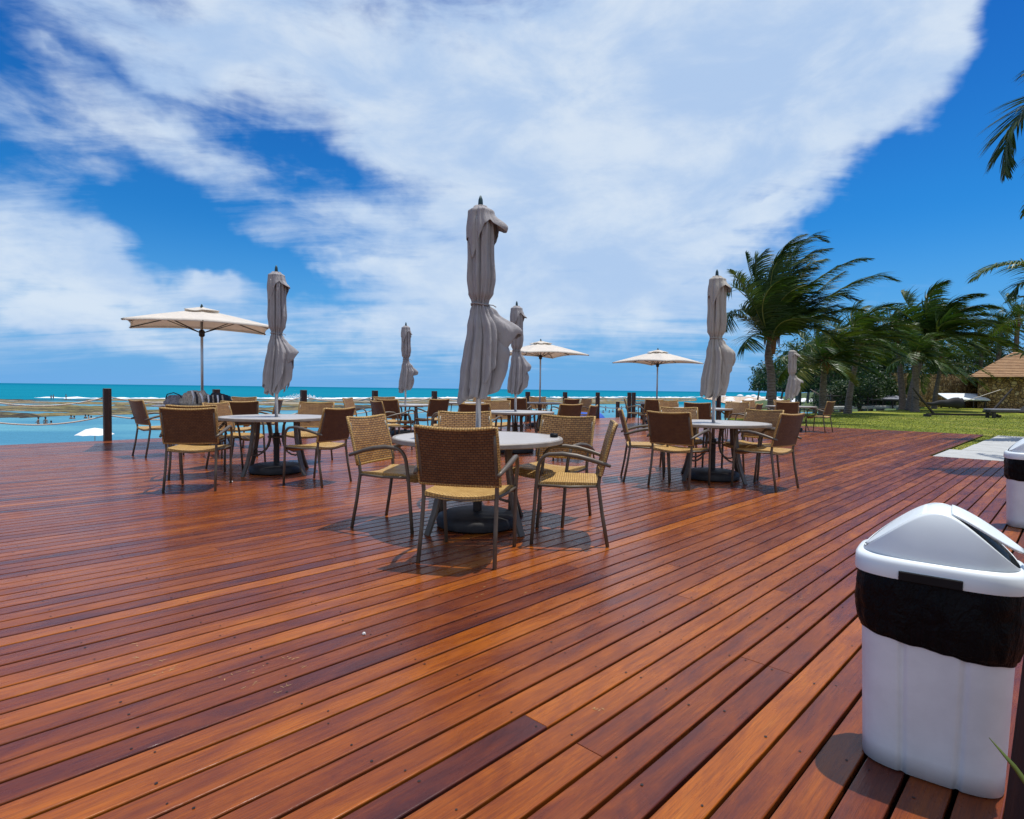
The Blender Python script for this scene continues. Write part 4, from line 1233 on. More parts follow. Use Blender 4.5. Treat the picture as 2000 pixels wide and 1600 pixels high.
# small things on the deck and the near table
x, y = G(451, 943); o_ = lump('shell', (x, y, .012), (.022, .014, .012), 'shell', 4); tag(o_, 'small white shell on the planks below the left table', 'shell')
x, y = G(711, 1240); o_ = lump('pebble', (x, y, .006), (.008, .006, .006), 'shell', 6, fold=.4); tag(o_, 'tiny pale pebble alone on the planks before the front table', 'pebble')
P_ = AT(1083, 852, 4.72)
b = MB(); b.lathe([(.012, .714), (.030, .714), (.034, .722), (.032, .738), (.024, .744), (.018, .738), (.012, .722)], 20); o_ = b.build('ashtray', 'black_plastic', None, True); o_.location = (P_.x, 4.78, .001); o_.scale = (1, 1, 1)
tag(o_, 'small black ashtray on the right edge of the front table', 'ashtray')

# blue bundle under the right open parasol: a folded blue and white sunshade standing on the deck
root = empty('folded_sunshade', 'blue and white striped folded sunshade standing behind the chair by the railing', 'sunshade', (AT(1272, 820, 20.5).x, 20.5, 0))
b = MB()
for q in range(5):
    x = -.18 + q * .09
    b2_ = MB(); b2_.tube([(x, 0, .10), (x + .01, .0, .3), (x + .02, .0, .52)], [.045, .05, .02], 10)
    b2_.build('stripe', 'blue_fabric' if q % 2 else 'white_fabric', root, True)
b.box((0, 0, .05), (.5, .25, .10), bev=.02); b.build('base', 'dark_fabric', root)

# ------------------------------------------------------------------ palms
class QB:  # quick quad/tri builder with a tone per face
    def __init__(s): s.v = []; s.f = []; s.t = []
    def build(s, name, mat, parent=None, loc=None, smooth=False):
        me = bpy.data.meshes.new(name); me.from_pydata(s.v, [], s.f)
        a = me.color_attributes.new('tone', 'FLOAT_COLOR', 'CORNER')
        arr = []
        for f, t_ in zip(s.f, s.t):
            for _ in f: arr += (t_, 0, 0, 1)
        a.data.foreach_set('color', np.array(arr, dtype=np.float32))
        me.materials.append(MATS[mat]); me.update()
        if smooth: me.polygons.foreach_set('use_smooth', [True] * len(me.polygons))
        o = bpy.data.objects.new(name, me); C.objects.link(o)
        if parent is not None: o.parent = parent
        if loc is not None: o.location = loc
        return o
WIND = Vector((1, .12, .02)).normalized()
def frond(q, path, rd_, leaf=.75, step=.05, wind=.5, width=.030, tone=.5, droop=.6, nseg=3, start=.12, side_bias=0):
    """leaflets (and the rachis) of one frond along a list of points"""
    P = [Vector(p) for p in path]
    seg = [0]
    for a, b in zip(P, P[1:]): seg.append(seg[-1] + (b - a).length)
    L = seg[-1]
    def at(s_):
        for i in range(len(P) - 1):
            if s_ <= seg[i + 1] or i == len(P) - 2:
                f_ = (s_ - seg[i]) / max(1e-6, seg[i + 1] - seg[i]); return P[i].lerp(P[i + 1], f_), (P[i + 1] - P[i]).normalized()
    # rachis
    n = max(6, len(P)); ns = 4
    o0 = len(q.v)
    for i in range(n):
        p_, t_ = at(L * i / (n - 1)); r = .030 * leaf * (1 - .85 * i / (n - 1)) + .003
        sd = t_.cross(Vector((0, 0, 1)));
        if sd.length < 1e-3: sd = Vector((0, 1, 0))
        sd.normalize(); up = sd.cross(t_)
        for a in range(ns):
            an = a * PI / 2; q.v.append(tuple(p_ + sd * (r * math.cos(an)) + up * (r * math.sin(an))))
    for i in range(n - 1):
        for a in range(ns):
            b = (a + 1) % ns
            q.f.append((o0 + i * ns + a, o0 + i * ns + b, o0 + (i + 1) * ns + b, o0 + (i + 1) * ns + a)); q.t.append(.95 if rd_.random() < .5 else .85)
    s_ = L * start
    while s_ < L:
        tt = s_ / L
        p_, t_ = at(s_)
        sd = t_.cross(Vector((0, 0, 1)))
        if sd.length < 1e-3: sd = Vector((0, 1, 0))
        sd.normalize(); up = sd.cross(t_).normalized()
        ll = leaf * (math.sin(PI * min(1, (.20 + .80 * tt) ** .9)) ** .55 * .85 + .18) * rd_.uniform(.86, 1.08)
        if tt > .9: ll *= .75
        for sg_ in (-1, 1):
            if rd_.random() < .05: continue
            d = sd * sg_ * (.85 - .35 * tt) + t_ * (.35 + .6 * tt) + up * rd_.uniform(.0, .30)
            d += WIND * wind * rd_.uniform(.75, 1.15); d.z -= .12 * droop
            d.normalize()
            w = width * rd_.uniform(.8, 1.2)
            flat = d.cross(up if abs(d.dot(up)) < .95 else sd).normalized()
            flat = (flat + up * rd_.uniform(-.35, .35)).normalized()
            o = len(q.v); c = p_.copy(); dd = d.copy(); tn = min(1, max(0, tone + rd_.uniform(-.18, .18)))
            prof = [.55, 1.0, .75, .0] if nseg == 3 else [.7, 1., 0]
            for k in range(nseg + 1):
                ww = w * prof[k] * .5
                q.v.append(tuple(c - flat * ww)); q.v.append(tuple(c + flat * ww))
                c = c + dd * (ll / nseg)
                dd = (dd + Vector((0, 0, -droop * .42 * rd_.uniform(.6, 1.3))) + WIND * wind * .30).normalized()
            for k in range(nseg):
                q.f.append((o + 2 * k, o + 2 * k + 1, o + 2 * k + 3, o + 2 * k + 2)); q.t.append(tn)
        s_ += step * rd_.uniform(.8, 1.2)
def frond_path(rd_, az_, el_, L, stiff=.5, wind=.5, n=12):
    d = Vector((math.cos(az_) * math.cos(el_), math.sin(az_) * math.cos(el_), math.sin(el_)))
    p_ = Vector((0, 0, 0)); pts = [p_.copy()]
    for i in range(n):
        p_ = p_ + d * (L / n); pts.append(p_.copy())
        t_ = (i + 1) / n
        d = (d + Vector((0, 0, -1)) * (.085 + .16 * t_) * (1 - stiff * .5) + WIND * wind * (.05 + .20 * t_)).normalized()
    return pts
def crown(seed, nf=24, L=3.6, leaf=.8, step=.05, wind=.6, width=.035, nseg=3, low=-25, extra=None, stiff=.5):
    rd_ = random.Random(seed); q = QB()
    for i in range(nf):
        t_ = i / nf
        a = i * 2.399963 + rd_.uniform(-.25, .25)
        e = R(82 - (82 - low) * t_ ** .85 + rd_.uniform(-7, 7))
        Lf = L * rd_.uniform(.82, 1.08) * (.72 + .28 * min(1, t_ * 2.5))
        off = Vector((math.cos(a), math.sin(a), 0)) * .10 + Vector((0, 0, -.35 * t_))
        pts = [off + p_ for p_ in frond_path(rd_, a, e, Lf, stiff, wind * rd_.uniform(.8, 1.15))]
        tone = .42 + .25 * rd_.random() - .10 * t_ + (.16 if rd_.random() < .16 else 0)
        if t_ > .9 and rd_.random() < .35: tone = .95
        frond(q, pts, rd_, leaf, step, wind, width, tone, .55 + .3 * t_, nseg)
    if extra: extra(q, rd_)
    return q
def trunk_mesh(path, r0, r1, seed, rings=True):
    b = MB(); P = [Vector(p_) for p_ in path]; n = 44; pts = []; rr = []
    def bez(t_):
        s_ = t_ * (len(P) - 1); i = min(int(s_), len(P) - 2); f_ = s_ - i
        p0 = P[max(i - 1, 0)]; p1 = P[i]; p2 = P[i + 1]; p3 = P[min(i + 2, len(P) - 1)]
        return .5 * ((2 * p1) + (p2 - p0) * f_ + (2 * p0 - 5 * p1 + 4 * p2 - p3) * f_ ** 2 + (3 * p1 - p0 - 3 * p2 + p3) * f_ ** 3)
    for i in range(n + 1):
        t_ = i / n; pts.append(bez(t_))
        r = r0 + (r1 - r0) * t_ ** .8 + r0 * .45 * math.exp(-t_ * 14)
        rr.append(r * (1 + (.035 if i % 2 else -.02) + .03 * mn.noise(Vector((i * .4, seed, 0)))))
    b.tube(pts, rr, 16); return b
def palm(name_label, base, path, r0, r1, cr, sheath=True, group='windblown coconut palms beyond the terrace', nuts=0):
    root = empty('palm_tree', name_label, 'palm', base, 0, group)
    trunk_mesh(path, r0, r1, base[0]).build('trunk', 'palm_trunk', root, True)
    top = Vector(path[-1])
    cr.build('crown', 'palm_leaf', root, top)
    if sheath:
        b = MB(); rd_ = random.Random(int(base[0] * 10))
        b.lathe([(r1 * .9, -.8), (r1 * 1.15, -.55), (r1 * 1.35, -.15), (r1 * 1.15, .25), (r1 * .6, .6), (.02, .9)], 18)
        for i in range(14):
            a = i * 2.4; e_ = r1 * 1.15
            b.tube([(e_ * math.cos(a), e_ * math.sin(a), -.25), (e_ * 1.7 * math.cos(a), e_ * 1.7 * math.sin(a), .05), (e_ * 1.75 * math.cos(a), e_ * 1.75 * math.sin(a), -.32 - rd_.random() * .3)], [.03, .035, .012], 5)
        o_ = b.build('sheath', 'palm_sheath', root, True); o_.location = top
    return root

def palm_at(label, px, py, Y, tops, r0, r1, cr, **k):
    """base at depth Y under pixel column px; tops = list of (px, py) up the trunk"""
    bx = AT(px, 780, Y).x; base = (bx, Y, LZ)
    path = [(0, 0, -.1)]
    for (a, b2) in tops:
        P_ = AT(a, b2, Y); path.append((P_.x - bx, 0, P_.z - LZ))
    return palm(label, base, path, r0, r1, cr, **k)

# the big leaning palm: crown partly laid out by hand
def big_extra(q, rd_):
    Y = 23.0; top = AT(1508, 640, Y)
    def P_(lst, dy=0): return [Vector((AT(a, b2, Y).x - top.x, dy * i / len(lst), AT(a, b2, Y).z - top.z)) for i, (a, b2) in enumerate(lst)]
    frond(q, P_([(1500, 655), (1485, 620), (1465, 585), (1445, 550), (1425, 532), (1409, 524)], -1.0), rd_, 0.72, .028, .30, .035, .55, .7)
    frond(q, P_([(1500, 655), (1482, 635), (1462, 618), (1440, 608), (1420, 604)], -.6), rd_, 0.66, .028, .22, .035, .40, .9)
    frond(q, P_([(1502, 640), (1490, 590), (1475, 540), (1466, 500), (1464, 478)], .5), rd_, 0.74, .028, .55, .035, .45, .5)
    frond(q, P_([(1515, 648), (1545, 620), (1590, 580), (1640, 548), (1680, 535), (1712, 548)], -1.5), rd_, 1.14, .028, .5, .035, .62, .6)
    frond(q, P_([(1515, 640), (1540, 590), (1575, 545), (1620, 515), (1655, 500), (1688, 498)], -.5), rd_, 1.08, .028, .6, .035, .55, .5)
    frond(q, P_([(1508, 635), (1515, 570), (1535, 510), (1562, 465), (1595, 442), (1625, 455)], .5), rd_, 1.14, .028, .7, .035, .5, .4)
    frond(q, P_([(1508, 635), (1506, 560), (1520, 500), (1545, 462), (1575, 440), (1598, 432)], 1.2), rd_, 1.02, .028, .8, .035, .38, .4)
    frond(q, P_([(1504, 640), (1496, 570), (1500, 510), (1516, 478), (1545, 468)], -1.2), rd_, 1.02, .028, .9, .035, .42, .4)
    frond(q, P_([(1512, 645), (1550, 600), (1600, 560), (1645, 525), (1672, 510)], 1.0), rd_, 1.02, .028, .6, .035, .4, .5)
    frond(q, P_([(1512, 648), (1545, 625), (1575, 600), (1610, 590), (1640, 598)], -1.0), rd_, 1.02, .028, .5, .035, .48, .7)
_be = big_extra
def big_extra2(q, rd_):
    _be(q, rd_)
    Y = 23.0; top = AT(1508, 640, Y)
    for pl_ in ([(1502, 655), (1475, 612), (1448, 592), (1424, 598), (1414, 630)], [(1502, 650), (1480, 600), (1455, 560), (1432, 548), (1418, 560)], [(1506, 640), (1488, 580), (1478, 530), (1484, 490), (1505, 470)], [(1506, 640), (1500, 575), (1515, 520), (1545, 480), (1585, 462)], [(1510, 640), (1530, 580), (1562, 530), (1600, 495), (1640, 482)],
               [(1510, 645), (1545, 600), (1585, 575), (1625, 565), (1660, 578)], [(1512, 648), (1545, 630), (1585, 625), (1620, 640), (1642, 668)], [(1510, 640), (1525, 560), (1555, 505), (1590, 478), (1628, 470)],
               [(1508, 640), (1512, 590), (1530, 545), (1560, 515), (1600, 508)], [(1512, 645), (1560, 615), (1615, 600), (1660, 588), (1700, 592)], [(1504, 650), (1478, 640), (1455, 648), (1438, 668)]):
        dy = rd_.uniform(-2, 1.5)
        frond(q, [Vector((AT(a, b2, Y).x - top.x, dy * i / len(pl_), AT(a, b2, Y).z - top.z)) for i, (a, b2) in enumerate(pl_)], rd_, 1.15, .026, .6, .042, rd_.uniform(.35, .62), .6)
big_extra = big_extra2
cr = crown(21, 16, 3.0, 1.0, .040, 1.0, .045, 3, 42, big_extra)
palm_at('big coconut palm leaning over the deck, its fronds blown to the right', 1510, 810, 23.0, [(1507, 765), (1506, 730), (1501, 695), (1508, 652)], .165, .135, cr)
# the others
cA = crown(31, 26, 3.1, 1.0, .05, .85, .055, 3, 0)
palm_at('coconut palm with a thick dark trunk, second from the deck', 1607, 811, 29.5, [(1607, 770), (1609, 735), (1613, 700)], .18, .13, cA)
cB = crown(37, 26, 3.7, 1.1, .055, .85, .06, 3, 5)
palm_at('coconut palm with a pale tapering trunk, third from the deck', 1656, 808, 33, [(1659, 775), (1664, 745), (1672, 705), (1676, 668)], .19, .11, cB)
cC = crown(41, 26, 3.5, 1.2, .06, .8, .06, 3, 0)
palm_at('coconut palm with the left of two close trunks before the stone wall', 1764, 801, 43, [(1762, 770), (1759, 735), (1756, 690), (1752, 655)], .24, .15, cC)
cD = crown(43, 34, 5.4, 1.6, .06, .85, .075, 3, 5)
palm_at('tallest coconut palm of the garden, its huge crown above the stone wall', 1778, 801, 41, [(1780, 770), (1790, 730), (1806, 690), (1822, 655)], .24, .16, cD)
cE = crown(47, 18, 2.8, .9, .06, .5, .06, 3, -10)
palm_at('young pale green palm before the taller crowns, left of the tallest palm', 1788, 797, 38, [(1788, 760), (1787, 720), (1787, 690)], .22, .14, cE)
cF = crown(53, 20, 4.0, 1.0, .09, .8, .065, 3, -25)
palm_at('palm with a thin slanting trunk behind the hammock', 1825, 787, 47, [(1828, 765), (1833, 740), (1838, 705)], .18, .13, cF)
cG = crown(59, 20, 5.0, 1.1, .10, .6, .07, 2, -25)
palm_at('tall palm behind the tiled roof, cut by the right edge of the view', 1984, 786, 62, [(1982, 740), (1984, 690), (1988, 625)], .3, .2, cG)
cH = crown(61, 20, 3.8, 1.0, .10, .7, .07, 2, -25)
palm_at('palm behind the tiled roof, left of the tall one at the edge', 1950, 786, 64, [(1950, 740), (1951, 690), (1955, 640)], .28, .18, cH)
cI = crown(67, 18, 3.6, 1.0, .10, .7, .07, 2, -25)
palm_at('palm rising behind the left slope of the tiled roof', 1912, 786, 66, [(1914, 740), (1916, 700), (1922, 672)], .28, .18, cI)
# near palm outside the frame on the right: only its drooping fronds reach into view
def near_extra(q, rd_):
    Y = 9.0; top = NT_
    def P_(lst, dy=0): return [Vector((AT(a, b2, Y).x - top.x, dy * (1 - i / (len(lst) - 1)), AT(a, b2, Y).z - top.z)) for i, (a, b2) in enumerate(lst)]
    frond(q, P_([(2330, 330), (2260, 240), (2180, 190), (2100, 172), (2050, 180), (2005, 208), (1975, 245), (1962, 290), (1962, 340)]), rd_, .88, .018, .06, .030, .50, .50)
    frond(q, P_([(2330, 330), (2240, 210), (2150, 140), (2080, 120), (2030, 128), (1998, 145)]), rd_, .80, .022, .05, .028, .25, .7)
    frond(q, P_([(2330, 330), (2280, 280), (2200, 240), (2120, 240), (2060, 275), (2028, 330)]), rd_, .85, .022, .05, .030, .5, .6)
NT_ = AT(2330, 330, 9.0)
q = crown(71, 8, 2.6, .7, .06, .4, .03, 3, 20, near_extra)
bx = NT_.x + .3
palm('tall palm outside the right edge, only its drooping frond tips in the upper right', (bx, 9.0, LZ), [(0, 0, -.1), (.05, 0, 1.5), (-.1, 0, 3), (-.3, 0, NT_.z - LZ)], .22, .14, q)
def mid_extra(q, rd_):
    Y = 15.0; top = MT_
    def P_(lst): return [Vector((AT(a, b2, Y).x - top.x, 0, AT(a, b2, Y).z - top.z)) for a, b2 in lst]
    frond(q, P_([(2110, 600), (2070, 545), (2030, 520), (1990, 514), (1950, 516), (1920, 528), (1898, 548)]), rd_, .80, .030, -.05, .040, .66, .80)
    frond(q, P_([(2110, 600), (2060, 560), (2020, 545), (1990, 555), (1975, 580)]), rd_, .7, .034, .0, .04, .5, .9)
    frond(q, P_([(2110, 660), (2070, 665), (2030, 680), (2000, 690), (1975, 682)]), rd_, .6, .034, .0, .04, .8, .5)
MT_ = AT(2110, 620, 15.0)
q = crown(73, 9, 2.2, .6, .06, .3, .034, 3, 10, mid_extra)
palm('smaller palm just outside the right edge, one arched frond reaching in before the blue', (MT_.x, 15.0, LZ), [(0, 0, -.1), (.05, 0, 1), (0, 0, MT_.z - LZ)], .2, .13, q)
# far palms on the dune and in the grove
low1 = crown(81, 15, 3.3, 1.2, .22, .6, .13, 2, -30, None); low2 = crown(83, 16, 3.6, 1.3, .24, .4, .14, 2, -30, None)
far_def = [(1480, 772, 150, 733, 8, 'tiny far palm on the point, leftmost of the pair', low1), (1497, 771, 155, 726, 9, 'tiny far palm on the point, right of the pair', low2),
           (1536, 768, 120, 716, 0, 'far palm just right of the big trunk', low1), (1558, 768, 105, 704, 0, 'far palm behind the small pale closed parasol', low2),
           (1577, 770, 100, 694, 0, 'far palm of the grove, right of the small pale closed parasol', low1), (1590, 770, 90, 690, 0, 'far palm of the grove against the second palm', low2),
           (1547, 769, 112, 690, 0, 'taller far palm rising over the small pale closed parasol', low1), (1526, 768, 118, 734, 0, 'low far palm touching the big trunk', low2)]
fm = {}
for (px, pb, Y, pt, _, lb, cr_) in far_def:
    B_ = AT(px, pb, Y); Tt = AT(px + 3, pt, Y)
    root = empty('palm_tree', lb, 'palm', (B_.x, Y, B_.z - 1.2), 0, 'far palms along the shore')
    H_ = Tt.z - B_.z + 1.2
    bb = MB(); bb.tube([(0, 0, 0), (.35, 0, H_ * .4), (.3, 0, H_ * .75), (0, 0, H_)], [.24, .17, .14, .13], 8); bb.build('trunk', 'palm_trunk', root, True)
    if id(cr_) not in fm: fm[id(cr_)] = cr_.build('crown', 'palm_leaf', root, (0, 0, H_))
    else:
        o_ = fm[id(cr_)].copy(); C.objects.link(o_); o_.parent = root; o_.location = (0, 0, H_); o_.rotation_euler.z = 0.35 * (px % 3 - 1)
    

# ------------------------------------------------------------------ leafy trees and bushes behind the palms
def bush_mesh(rx, ry, rz, n, leaf, seed, lobes=9):
    rs_ = np.random.RandomState(seed); q = QB()
    cs = []
    for i in range(lobes):
        a = rs_.rand() * 2 * PI; r = rs_.rand() ** .5 * .62; h = rs_.uniform(-.25, .62)
        cs.append((rx * r * math.cos(a), ry * r * math.sin(a), rz * (h + .30), rs_.uniform(.32, .52), rs_.uniform(-.22, .22)))
    for i in range(n):
        c = cs[rs_.randint(lobes)]
        d = rs_.normal(size=3); d /= np.linalg.norm(d); k = c[3] * (rs_.rand() ** .28) * (1 + .25 * mn.noise(Vector(d * 2.3 + seed)))
        p_ = Vector((c[0] + d[0] * rx * k, c[1] + d[1] * ry * k, max(.05, c[2] + d[2] * rz * k)))
        nrm = Vector(rs_.normal(size=3) + d * 1.0 + np.array([0, 0, .6])).normalized()
        t_ = nrm.cross(Vector(rs_.normal(size=3))).normalized(); b_ = nrm.cross(t_)
        s_ = leaf * rs_.uniform(.6, 1.3); o = len(q.v)
        q.v += [tuple(p_ - t_ * s_), tuple(p_ + b_ * s_ * .42), tuple(p_ + t_ * s_), tuple(p_ - b_ * s_ * .42)]
        q.f.append((o, o + 1, o + 2, o + 3)); q.t.append(float(min(1, max(0, .42 + c[4] + rs_.normal() * .16))))
    return q
def broad_tree(label, px, py, Y, w, h, seed, n=4200, leaf=.16, group='leafy trees behind the palms', z0=None, trunk=True):
    B_ = AT(px, py, Y); z0 = LZ if z0 is None else z0
    root = empty('leafy_tree', label, 'tree', (B_.x, Y, z0), 0, group)
    bush_mesh(w / 2, w / 2, h * (.62 if trunk else .75), n, leaf, seed).build('crown', 'bush_leaf', root, (0, 0, h * (.26 if trunk else 0)))
    b = MB(); b.tube([(0, 0, -1), (.1, 0, h * .3), (-.05, .1, h * .55)], [.22, .16, .1], 8)
    for a in range(5):
        an = a * 1.3; b.tube([(.05, 0, h * .25), (w * .18 * math.cos(an), w * .18 * math.sin(an), h * .45), (w * .3 * math.cos(an), w * .3 * math.sin(an), h * .62)], [.1, .07, .03], 6)
    b.build('trunk', 'palm_trunk', root, True)
    return root
TR = [(1560, 60, 9, 4.8, 'low leafy tree behind the small pale closed parasol'), (1592, 56, 9, 6.2, 'leafy tree just left of the second palm trunk'), (1625, 52, 9, 6.4, 'leafy tree between the second and third palm trunks'),
      (1660, 56, 7, 6.8, 'leafy tree behind the third palm trunk'), (1690, 60, 6, 7.0, 'leafy tree above the grey massage bench'), (1716, 60, 6, 7.4, 'leafy tree left of the end of the stone wall'),
      (1755, 66, 10, 8.2, 'leafy tree behind the stone wall, left end'), (1800, 68, 10, 8.4, 'leafy tree behind the stone wall under the tallest crown'), (1845, 68, 10, 7.8, 'leafy tree behind the stone wall, near the house'),
      (1890, 72, 9, 8.4, 'leafy tree at the left eave of the tiled roof'), (1935, 84, 12, 9.0, 'leafy tree peeping over the ridge of the tiled roof'), (1985, 86, 12, 9.4, 'leafy tree over the roof at the right edge')]
for i, (px, Y, w, h, lb) in enumerate(TR): broad_tree(lb, px, 780, Y, w, h, 100 + i)
HB = [(1622, 44, 4.6, 2.3, 'dark bush behind the second palm trunk'), (1644, 45, 4.5, 2.1, 'dark bush between the second and third trunks'), (1680, 46, 5, 2.5, 'dark bush right of the third palm trunk'), (1700, 47, 4, 2.7, 'dark bush behind the grey massage bench'), (1722, 51, 3, 3.4, 'brighter bush against the end of the stone wall')]
for i, (px, Y, w, h, lb) in enumerate(HB):
    o_ = broad_tree(lb, px, 780, Y, w, h, 200 + i, 3200, .11, 'bushes at the far edge of the lawn', None, False); o_.name = 'bush'; o_['category'] = 'bush'
# far grove on the dune
FG = [(1515, 135, 14, 5.5), (1535, 128, 13, 6.0), (1555, 120, 14, 7.0), (1578, 112, 13, 7.8), (1600, 100, 13, 8.0), (1628, 95, 13, 8.2), (1660, 92, 13, 8.6)]
fl = ['rounded far tree on the dune beside the big trunk', 'far tree on the dune left of the small pale parasol', 'far tree on the dune behind the small pale parasol', 'far tree right of the small pale parasol', 'far tree behind the second palm', 'far tree between second and third palms', 'far tree behind the third palm']
for i, (px, Y, w, h) in enumerate(FG): broad_tree(fl[i], px, 775, Y, w, h, 300 + i, 2600, .34, 'far trees on the dune', ZW + 4.2)

# ------------------------------------------------------------------ stone wall and tiled house
YW = 51.0
def wall_piece(name, label, x0, x1, y0, y1, h, cat):
    A = Vector((x0, y0)); B = Vector((x1, y1)); L = (B - A).length; a = math.atan2(y1 - y0, x1 - x0)
    m_ = MB(); nx, nz = max(8, int(L / .25)), int(h / .25)
    def fn(u, v, s=-1):
        x = u * L; z = v * h
        return (x, s * (.2 + .05 * mn.noise(Vector((x * 2.2, z * 2.2, s)))), z)
    m_.grid(lambda u, v: fn(u, v, -1), nx, nz)
    t2 = MB(); t2.grid(lambda u, v: fn(1 - u, v, 1), nx, nz); m_.add(t2.v, t2.f)
    m_.add([(0, -.2, h - .01), (L, -.2, h - .01), (L, .2, h - .01), (0, .2, h - .01), (0, -.2, 0), (0, .2, 0), (L, -.2, 0), (L, .2, 0)], [(0, 1, 2, 3), (0, 3, 5, 4), (1, 6, 7, 2)])
    o_ = m_.build(name, 'rubble_stone'); o_.location = (x0, y0, LZ); o_.rotation_euler.z = a
    return tag(o_, label, cat)
xl = AT(1740, 780, YW).x; xr = AT(1912, 780, YW + 3).x
wall_piece('stone_wall', 'ochre rubble stone wall behind the palms and the hammock', xl, xr, YW, YW + 3, 2.95, 'wall')
house = empty('stone_house', 'stone house with brown tiled hip roof at the right edge behind the lawn', 'house', (AT(1909, 780, 50).x, 50.0, LZ), R(-38))
hw, hd, hh = 24, 12, 2.75
m_ = MB(); m_.grid(lambda u, v: (u * hw, .03 * mn.noise(Vector((u * 30, v * 5, 0))), v * hh), 60, 8)
m_.add([(0, 0, 0), (0, hd, 0), (0, hd, hh), (0, 0, hh), (hw, hd, 0), (hw, 0, 0), (hw, 0, hh), (hw, hd, hh)], [(1, 0, 3, 2), (5, 4, 7, 6), (4, 1, 2, 7)])
m_.build('wall', 'rubble_stone', house)
# stepped courses of roof tiles (hip roof)
ov = .7; rise = 2.5; NC = 17
m_ = MB()
def rect(i):
    t_ = i / NC; ins = t_ * (hd / 2 + ov) * .985
    return (-ov + ins * .50, -ov + ins, hw + ov - ins * .5, hd + ov - ins, hh - .12 + rise * t_)
for i in range(NC):
    a, b2 = rect(i), rect(i + 1)
    th_ = .055
    c0 = [(a[0], a[1]), (a[2], a[1]), (a[2], a[3]), (a[0], a[3])]; c1 = [(b2[0] + 0.0, b2[1] + .06), (b2[2], b2[1] + .06), (b2[2], b2[3] - .06), (b2[0], b2[3] - .06)]
    vs = [(x, y, a[4]) for x, y in c0] + [(x, y, a[4] + th_) for x, y in c0] + [(x, y, b2[4] + .02) for x, y in c1]
    fs = []; uvs = []
    for k in range(4):
        j = (k + 1) % 4; fs += [(k, j, 4 + j, 4 + k), (4 + k, 4 + j, 8 + j, 8 + k)]
    uvs = [(x + y, z * 2.4) for x, y, z in vs]
    m_.add(vs, fs, uvs)
e_ = rect(NC); m_.add([(e_[0], e_[1], e_[4]), (e_[2], e_[1], e_[4]), (e_[2], e_[3], e_[4]), (e_[0], e_[3], e_[4])], [(0, 1, 2, 3)])
a = rect(0); m_.add([(a[0], a[1], a[4] - .01), (a[2], a[1], a[4] - .01), (a[2], a[3], a[4] - .01), (a[0], a[3], a[4] - .01)], [(3, 2, 1, 0)])
m_.build('roof', 'roof_shingle', house)
m_ = MB()
for i in range(30): m_.box((-.6 + i * .85, -.35, hh - .2), (.09, .66, .12))
raf = m_.build('rafter', 'post_wood', house); raf['kind'] = 'stuff'

# ------------------------------------------------------------------ lawn furniture
def bench(label, px0, px1, py_base, top_mat, htop=.72, gable=.12):
    x0, y0 = G(px0, py_base, LZ); x1, _ = G(px1, py_base, LZ); L = x1 - x0
    root = empty('massage_bench', label, 'bench', (x0, y0, LZ))
    b = MB()
    def top(u, v): return (u * L, (v - .5) * 1.3, htop - .02 + gable * (.6 * v) + .02 * math.sin(PI * u))
    b.grid(top, 10, 6); solid(b.build('top', top_mat, root), .07)
    b = MB(); b.box((L / 2, .05, htop - .10), (L * .94, 1.1, .08)); b.build('frame', 'dark_metal', root)
    for fx in (.08, .36, .64, .92):
        for fy in (-.45, .5):
            b = MB(); b.box((L * fx, fy, (htop - .12) / 2), (.09, .09, htop - .12), bev=.008); b.build('leg', 'dark_metal', root)
    return root
bench('dark massage bench with grey padded top, left of the stone wall', 1691, 1744, 797.5, 'pale_cushion', .72, .45)
bench('white-topped bench on dark legs before the stone wall', 1840, 1897, 797, 'white_paint', .72, .85)
# hammock and stand
hx0, hy0 = G(1811, 814, LZ); hx1, _ = G(1918, 814, LZ); HL = hx1 - hx0
hm = empty('hammock_stand', 'dark wooden hammock stand with upswept arms on the lawn', 'hammock stand', (hx0, hy0, LZ))
b = MB(); b.box((HL / 2, 0, .13), (HL + .1, .10, .10), bev=.01); b.build('base_beam', 'dark_metal', hm)
for sx_ in (0, 1):
    b = MB(); b.box((HL * sx_, 0, .07), (.12, .45, .14), bev=.01); b.build('foot', 'dark_metal', hm)
    d_ = -1 if sx_ == 0 else 1; x_ = HL * (.10 if sx_ == 0 else .88)
    b = MB(); b.tube([(x_, 0, .12), (x_ + d_ * .55, 0, .75), (x_ + d_ * 1.15, 0, 1.48)], [.07, .06, .045], 6); b.build('arm', 'dark_metal', hm)
hc = empty('hammock', 'dark rolled hammock slung low from the left arm of its stand', 'hammock', (hx0 - .3, hy0 - .02, LZ))
b = MB()
def hf(u, v):
    a = v * 2 * PI; x = .25 + u * 1.75; r = .06 + .30 * (u ** 1.1)
    if u > .93: r *= .8
    return (x, r * .7 * math.cos(a), .66 + .07 * u + (.9 * r * math.sin(a)) + .02 * math.sin(x * 9))
b.grid(lambda u, v: hf(v, u), 24, 20, closed=True); b.tube([(-.45, 0, 1.0), (.1, 0, .72), (.4, 0, .66)], .02, 6)
b.build('cloth', 'dark_cushion', hc, True)
b = MB(); b.tube([(1.95, 0, .75), (2.6, 0, .95), (3.95, 0, 1.42)], .014, 6); b.build('cord', 'rope', hc, True)
